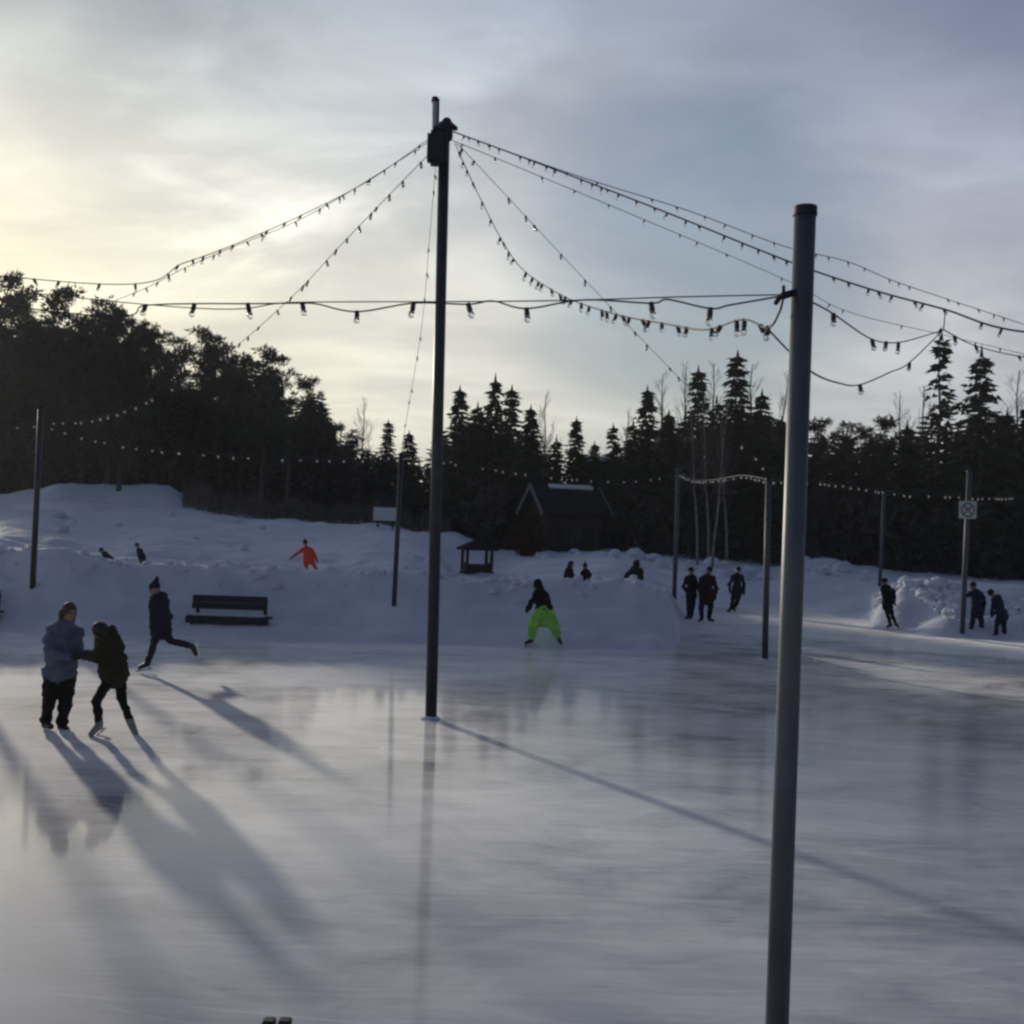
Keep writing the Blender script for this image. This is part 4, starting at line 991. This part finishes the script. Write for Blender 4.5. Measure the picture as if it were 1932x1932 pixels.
person('right skater of the close pair, heavier, in maroon and navy', 34.6, (1331, 1173),
  dict(head=(1338, 1077), neck=(1336, 1087), shL=(1324, 1093, -.08), shR=(1345, 1092, .08), elL=(1319, 1110, -.12), haL=(1322, 1124, -.14), elR=(1351, 1110, .08), haR=(1349, 1126, .02),
       hipL=(1326, 1126, -.04), hipR=(1341, 1126, .06), knL=(1323, 1148, -.06), knR=(1340, 1148, .04), anL=(1324, 1166), anR=(1338, 1166, .06), toL=(1319, 1171, -.12), toR=(1346, 1171, -.1)),
  1.04, 'maroon_cloth', 'navy_cloth', face=(-.8, -.5, 0), hat=('navy_cloth', 'plain'), jr=1.15, pr=1.1)
person('skater in a dark teal jacket on the ice path behind the close pair', 39.0, (1383, 1156),
  dict(head=(1393, 1076), neck=(1392, 1084), shL=(1383, 1089, -.08), shR=(1399, 1088, .08), elL=(1376, 1102, -.12), haL=(1377, 1114, -.18), elR=(1404, 1103, .1), haR=(1403, 1118, 0),
       hipL=(1384, 1119, -.05), hipR=(1395, 1119, .05), knL=(1382, 1136, -.1), knR=(1390, 1138, .05), anL=(1378, 1149), anR=(1385, 1146, .3), toL=(1373, 1153, -.1), toR=(1386, 1152, .35)),
  .98, 'teal_cloth', 'black_cloth', face=(-.5, -.8, 0), hat=('black_cloth', 'plain'))
person('lone skater leaning left with a backpack in front of the lit snow pile', 33.3, (1684, 1185),
  dict(head=(1669, 1098), neck=(1671, 1107), shL=(1666, 1111, -.1), shR=(1678, 1111, .1), elL=(1668, 1126, -.15), haL=(1672, 1138, -.15), elR=(1686, 1124, .1), haR=(1688, 1138, .05),
       hipL=(1671, 1141, -.06), hipR=(1678, 1141, .06), knL=(1675, 1160, -.08), knR=(1683, 1160, .08), anL=(1680, 1177), anR=(1690, 1177, .1), toL=(1674, 1182, -.05), toR=(1694, 1182, 0)),
  .98, 'black_cloth', 'black_cloth', face=(-1, -.1, 0), hat=('black_cloth', 'plain'), pack='navy_cloth', pr=.85)
person('skater in dark blue reaching one hand to the sign pole', 32.0, (1842, 1202),
  dict(head=(1836, 1106), neck=(1838, 1115), shL=(1831, 1120, -.08), shR=(1851, 1120, .08), elL=(1825, 1124, -.1), haL=(1818, 1121, -.08), elR=(1857, 1138, .1), haR=(1855, 1154, .05),
       hipL=(1838, 1153, -.05), hipR=(1849, 1153, .05), knL=(1834, 1176, -.06), knR=(1851, 1176, .06), anL=(1830, 1194), anR=(1853, 1194, .06), toL=(1824, 1199, -.05), toR=(1860, 1199, 0)),
  1.0, 'blue_cloth', 'blue_cloth', face=(-1, -.3, -.1), hat=('navy_cloth', 'plain'))
person('skater bending forward at the right edge behind the one touching the sign pole', 31.6, (1888, 1207),
  dict(head=(1870, 1119, -.05), neck=(1875, 1126), shL=(1876, 1132, -.1), shR=(1884, 1130, .1), elL=(1873, 1146, -.14), haL=(1871, 1160, -.14), elR=(1884, 1147, .1), haR=(1876, 1158, .06),
       hipL=(1887, 1160, -.07), hipR=(1894, 1160, .07), knL=(1880, 1181, -.08), knR=(1894, 1183, .08), anL=(1879, 1196), anR=(1896, 1200, .1), toL=(1872, 1201, -.05), toR=(1890, 1206, .05)),
  .96, 'blue_cloth', 'navy_cloth', face=(-.9, -.3, -.3), hat=('black_cloth', 'plain'))

# ------------------------------------------------------------------ light
AZ, EL = -31.7, 10.8
sd = Vector((math.sin(R(AZ))*math.cos(R(EL)), math.cos(R(AZ))*math.cos(R(EL)), math.sin(R(EL))))
sun = bpy.data.lights.new('sun', 'SUN'); sun.energy = 2.0; sun.angle = R(1.6); sun.color = (1, .89, .73)
so = bpy.data.objects.new('sun', sun); COL.objects.link(so); so.rotation_euler = sd.to_track_quat('Z', 'Y').to_euler(); so.location = (-40, 60, 40)
w = bpy.data.worlds.new('World'); scene.world = w; w.use_nodes = True
def world():
    nt = w.node_tree; N = nt.nodes; L = nt.links; bg = N['Background']; bg.inputs['Strength'].default_value = .1
    sky = N.new('ShaderNodeTexSky'); sky.sky_type = 'NISHITA'; sky.sun_disc = False
    sky.sun_elevation = R(EL); sky.sun_rotation = R(AZ); sky.air_density = 1.2; sky.dust_density = 1.0
    tc = N.new('ShaderNodeTexCoord'); vec = tc.outputs['Generated']
    def mth(op, a, b=None, clamp=False):
        n = N.new('ShaderNodeMath'); n.operation = op; n.use_clamp = clamp
        for i, x in enumerate((a, b)):
            if x is None: continue
            if isinstance(x, (int, float)): n.inputs[i].default_value = x
            else: L.new(x, n.inputs[i])
        return n.outputs[0]
    def vm(op, a, b=None):
        n = N.new('ShaderNodeVectorMath'); n.operation = op
        for i, x in enumerate((a, b)):
            if x is None: continue
            if isinstance(x, (tuple, Vector)): n.inputs[i].default_value = x
            else: L.new(x, n.inputs[i])
        return n
    def ramp(fac, *st):
        r = N.new('ShaderNodeValToRGB'); e = r.color_ramp.elements
        e[0].position, e[0].color = st[0][0], (*st[0][1], 1); e[1].position, e[1].color = st[-1][0], (*st[-1][1], 1)
        for p, c in st[1:-1]: q = e.new(p); q.color = (*c, 1)
        L.new(fac, r.inputs['Fac']); return r.outputs['Color']
    def mix(f, a, b, mode='MIX'):
        n = N.new('ShaderNodeMix'); n.data_type = 'RGBA'; n.blend_type = mode
        if isinstance(f, (int, float)): n.inputs[0].default_value = f
        else: L.new(f, n.inputs[0])
        for i, x in ((6, a), (7, b)):
            if isinstance(x, tuple): n.inputs[i].default_value = (*x, 1)
            else: L.new(x, n.inputs[i])
        return n.outputs[2]
    nv = vm('NORMALIZE', vec).outputs[0]
    ang = mth('DIVIDE', mth('ARCCOSINE', vm('DOT_PRODUCT', nv, sd).outputs['Value']), math.pi)      # 0 at the sun, 1 opposite
    sep = N.new('ShaderNodeSeparateXYZ'); L.new(nv, sep.inputs[0]); el = sep.outputs['Z']
    # cloud sheet, in perspective
    den = mth('ADD', mth('MAXIMUM', el, 0.0), .22)
    pl = N.new('ShaderNodeCombineXYZ'); L.new(mth('DIVIDE', sep.outputs['X'], den), pl.inputs[0]); L.new(mth('DIVIDE', sep.outputs['Y'], den), pl.inputs[1])
    def nz(sc, rot, d, r, dist, loc=(0, 0, 0)):
        mp = N.new('ShaderNodeMapping'); mp.inputs['Scale'].default_value = sc; mp.inputs['Rotation'].default_value = (0, 0, R(rot)); mp.inputs['Location'].default_value = loc
        L.new(pl.outputs[0], mp.inputs['Vector']); n = N.new('ShaderNodeTexNoise'); n.inputs['Scale'].default_value = 1
        n.inputs['Detail'].default_value = d; n.inputs['Roughness'].default_value = r; n.inputs['Distortion'].default_value = dist
        L.new(mp.outputs['Vector'], n.inputs['Vector']); return n.outputs['Fac']
    n1 = nz((1.3, 2.1, 1), 38, 7, .52, .5, (3, 1, 0)); n2 = nz((3.6, 5.2, 1), 30, 7, .58, .6)
    # colour of the sheet by distance from the sun
    c1 = ramp(ang, (0.0, (1.15, 1.03, .74)), (.06, (.87, .825, .665)), (.12, (.78, .76, .66)), (.18, (.64, .64, .61)), (.27, (.50, .515, .545)), (.34, (.42, .44, .50)), (.45, (.22, .245, .315)), (.6, (.122, .145, .203)), (1.0, (.098, .118, .172)))
    elr = ramp(el, (.0, (1.0, .985, .90)), (.20, (1.0, .995, .97)), (.28, (.90, .92, .97)), (.36, (.67, .72, .83)), (.44, (.46, .515, .645)), (.52, (.41, .46, .60)), (.65, (.34, .385, .50)), (.8, (.22, .26, .35)), (1.0, (.18, .215, .30)))
    c2 = mix(1.0, c1, elr, 'MULTIPLY')
    nn = mth('ADD', mth('MULTIPLY', n1, .74), mth('MULTIPLY', n2, .26))
    shade = ramp(nn, (.36, (.80, .815, .86)), (.49, (.97, .97, .985)), (.61, (1.20, 1.20, 1.19)))
    c3 = mix(1.0, c2, shade, 'MULTIPLY')
    brk = vm('DOT_PRODUCT', nv, ray(590, 105).normalized()).outputs['Value']
    bm_ = N.new('ShaderNodeMapRange'); bm_.interpolation_type = 'SMOOTHSTEP'; bm_.inputs['From Min'].default_value = .982; bm_.inputs['From Max'].default_value = .9995
    L.new(mth('ADD', brk, mth('MULTIPLY', mth('SUBTRACT', nn, .5), .09)), bm_.inputs['Value'])
    c3 = mix(bm_.outputs[0], c3, mix(1.0, c3, (1.27, 1.26, 1.24), 'MULTIPLY'))
    # an opening of clear sky low on the right of the tall pole
    hole = vm('DOT_PRODUCT', nv, ray(1330, 470).normalized()).outputs['Value']
    hm = N.new('ShaderNodeMapRange'); hm.interpolation_type = 'SMOOTHSTEP'; hm.inputs['From Min'].default_value = .980; hm.inputs['From Max'].default_value = .9995
    L.new(mth('ADD', hole, mth('MULTIPLY', mth('SUBTRACT', n2, .5), .02)), hm.inputs['Value'])
    cov = mth('SUBTRACT', .93, mth('MULTIPLY', hm.outputs[0], .60))
    clouds = mix(1.0, c3, (10.6, 10.6, 10.6), 'MULTIPLY')
    skyc = mix(1.0, sky.outputs['Color'], (.52, .63, .82), 'MULTIPLY')
    fin = mix(cov, skyc, clouds)
    L.new(fin, bg.inputs['Color'])
world()

# thin winter air between the rink and the wood
def haze():
    m = bpy.data.materials.new('haze_air'); m.use_nodes = True; nt = m.node_tree
    nt.nodes.remove(nt.nodes['Principled BSDF']); v = nt.nodes.new('ShaderNodeVolumePrincipled')
    v.inputs['Color'].default_value = (.86, .88, .92, 1); v.inputs['Density'].default_value = .00045; v.inputs['Anisotropy'].default_value = .3
    nt.links.new(v.outputs['Volume'], nt.nodes['Material Output'].inputs['Volume'])
    b = MB(); b.box((0, 1000, 15.5), (4500, 2200, 34)); tag(b.build('haze', m), kind='stuff')
haze()
scene.cycles.volume_bounces = 0
scene.view_settings.view_transform = 'Standard'; scene.view_settings.look = 'None'
scene.view_settings.gamma = 1; scene.view_settings.exposure = 0.08
scene.cycles.filter_width = 2.6
scene.cycles.max_bounces = 6
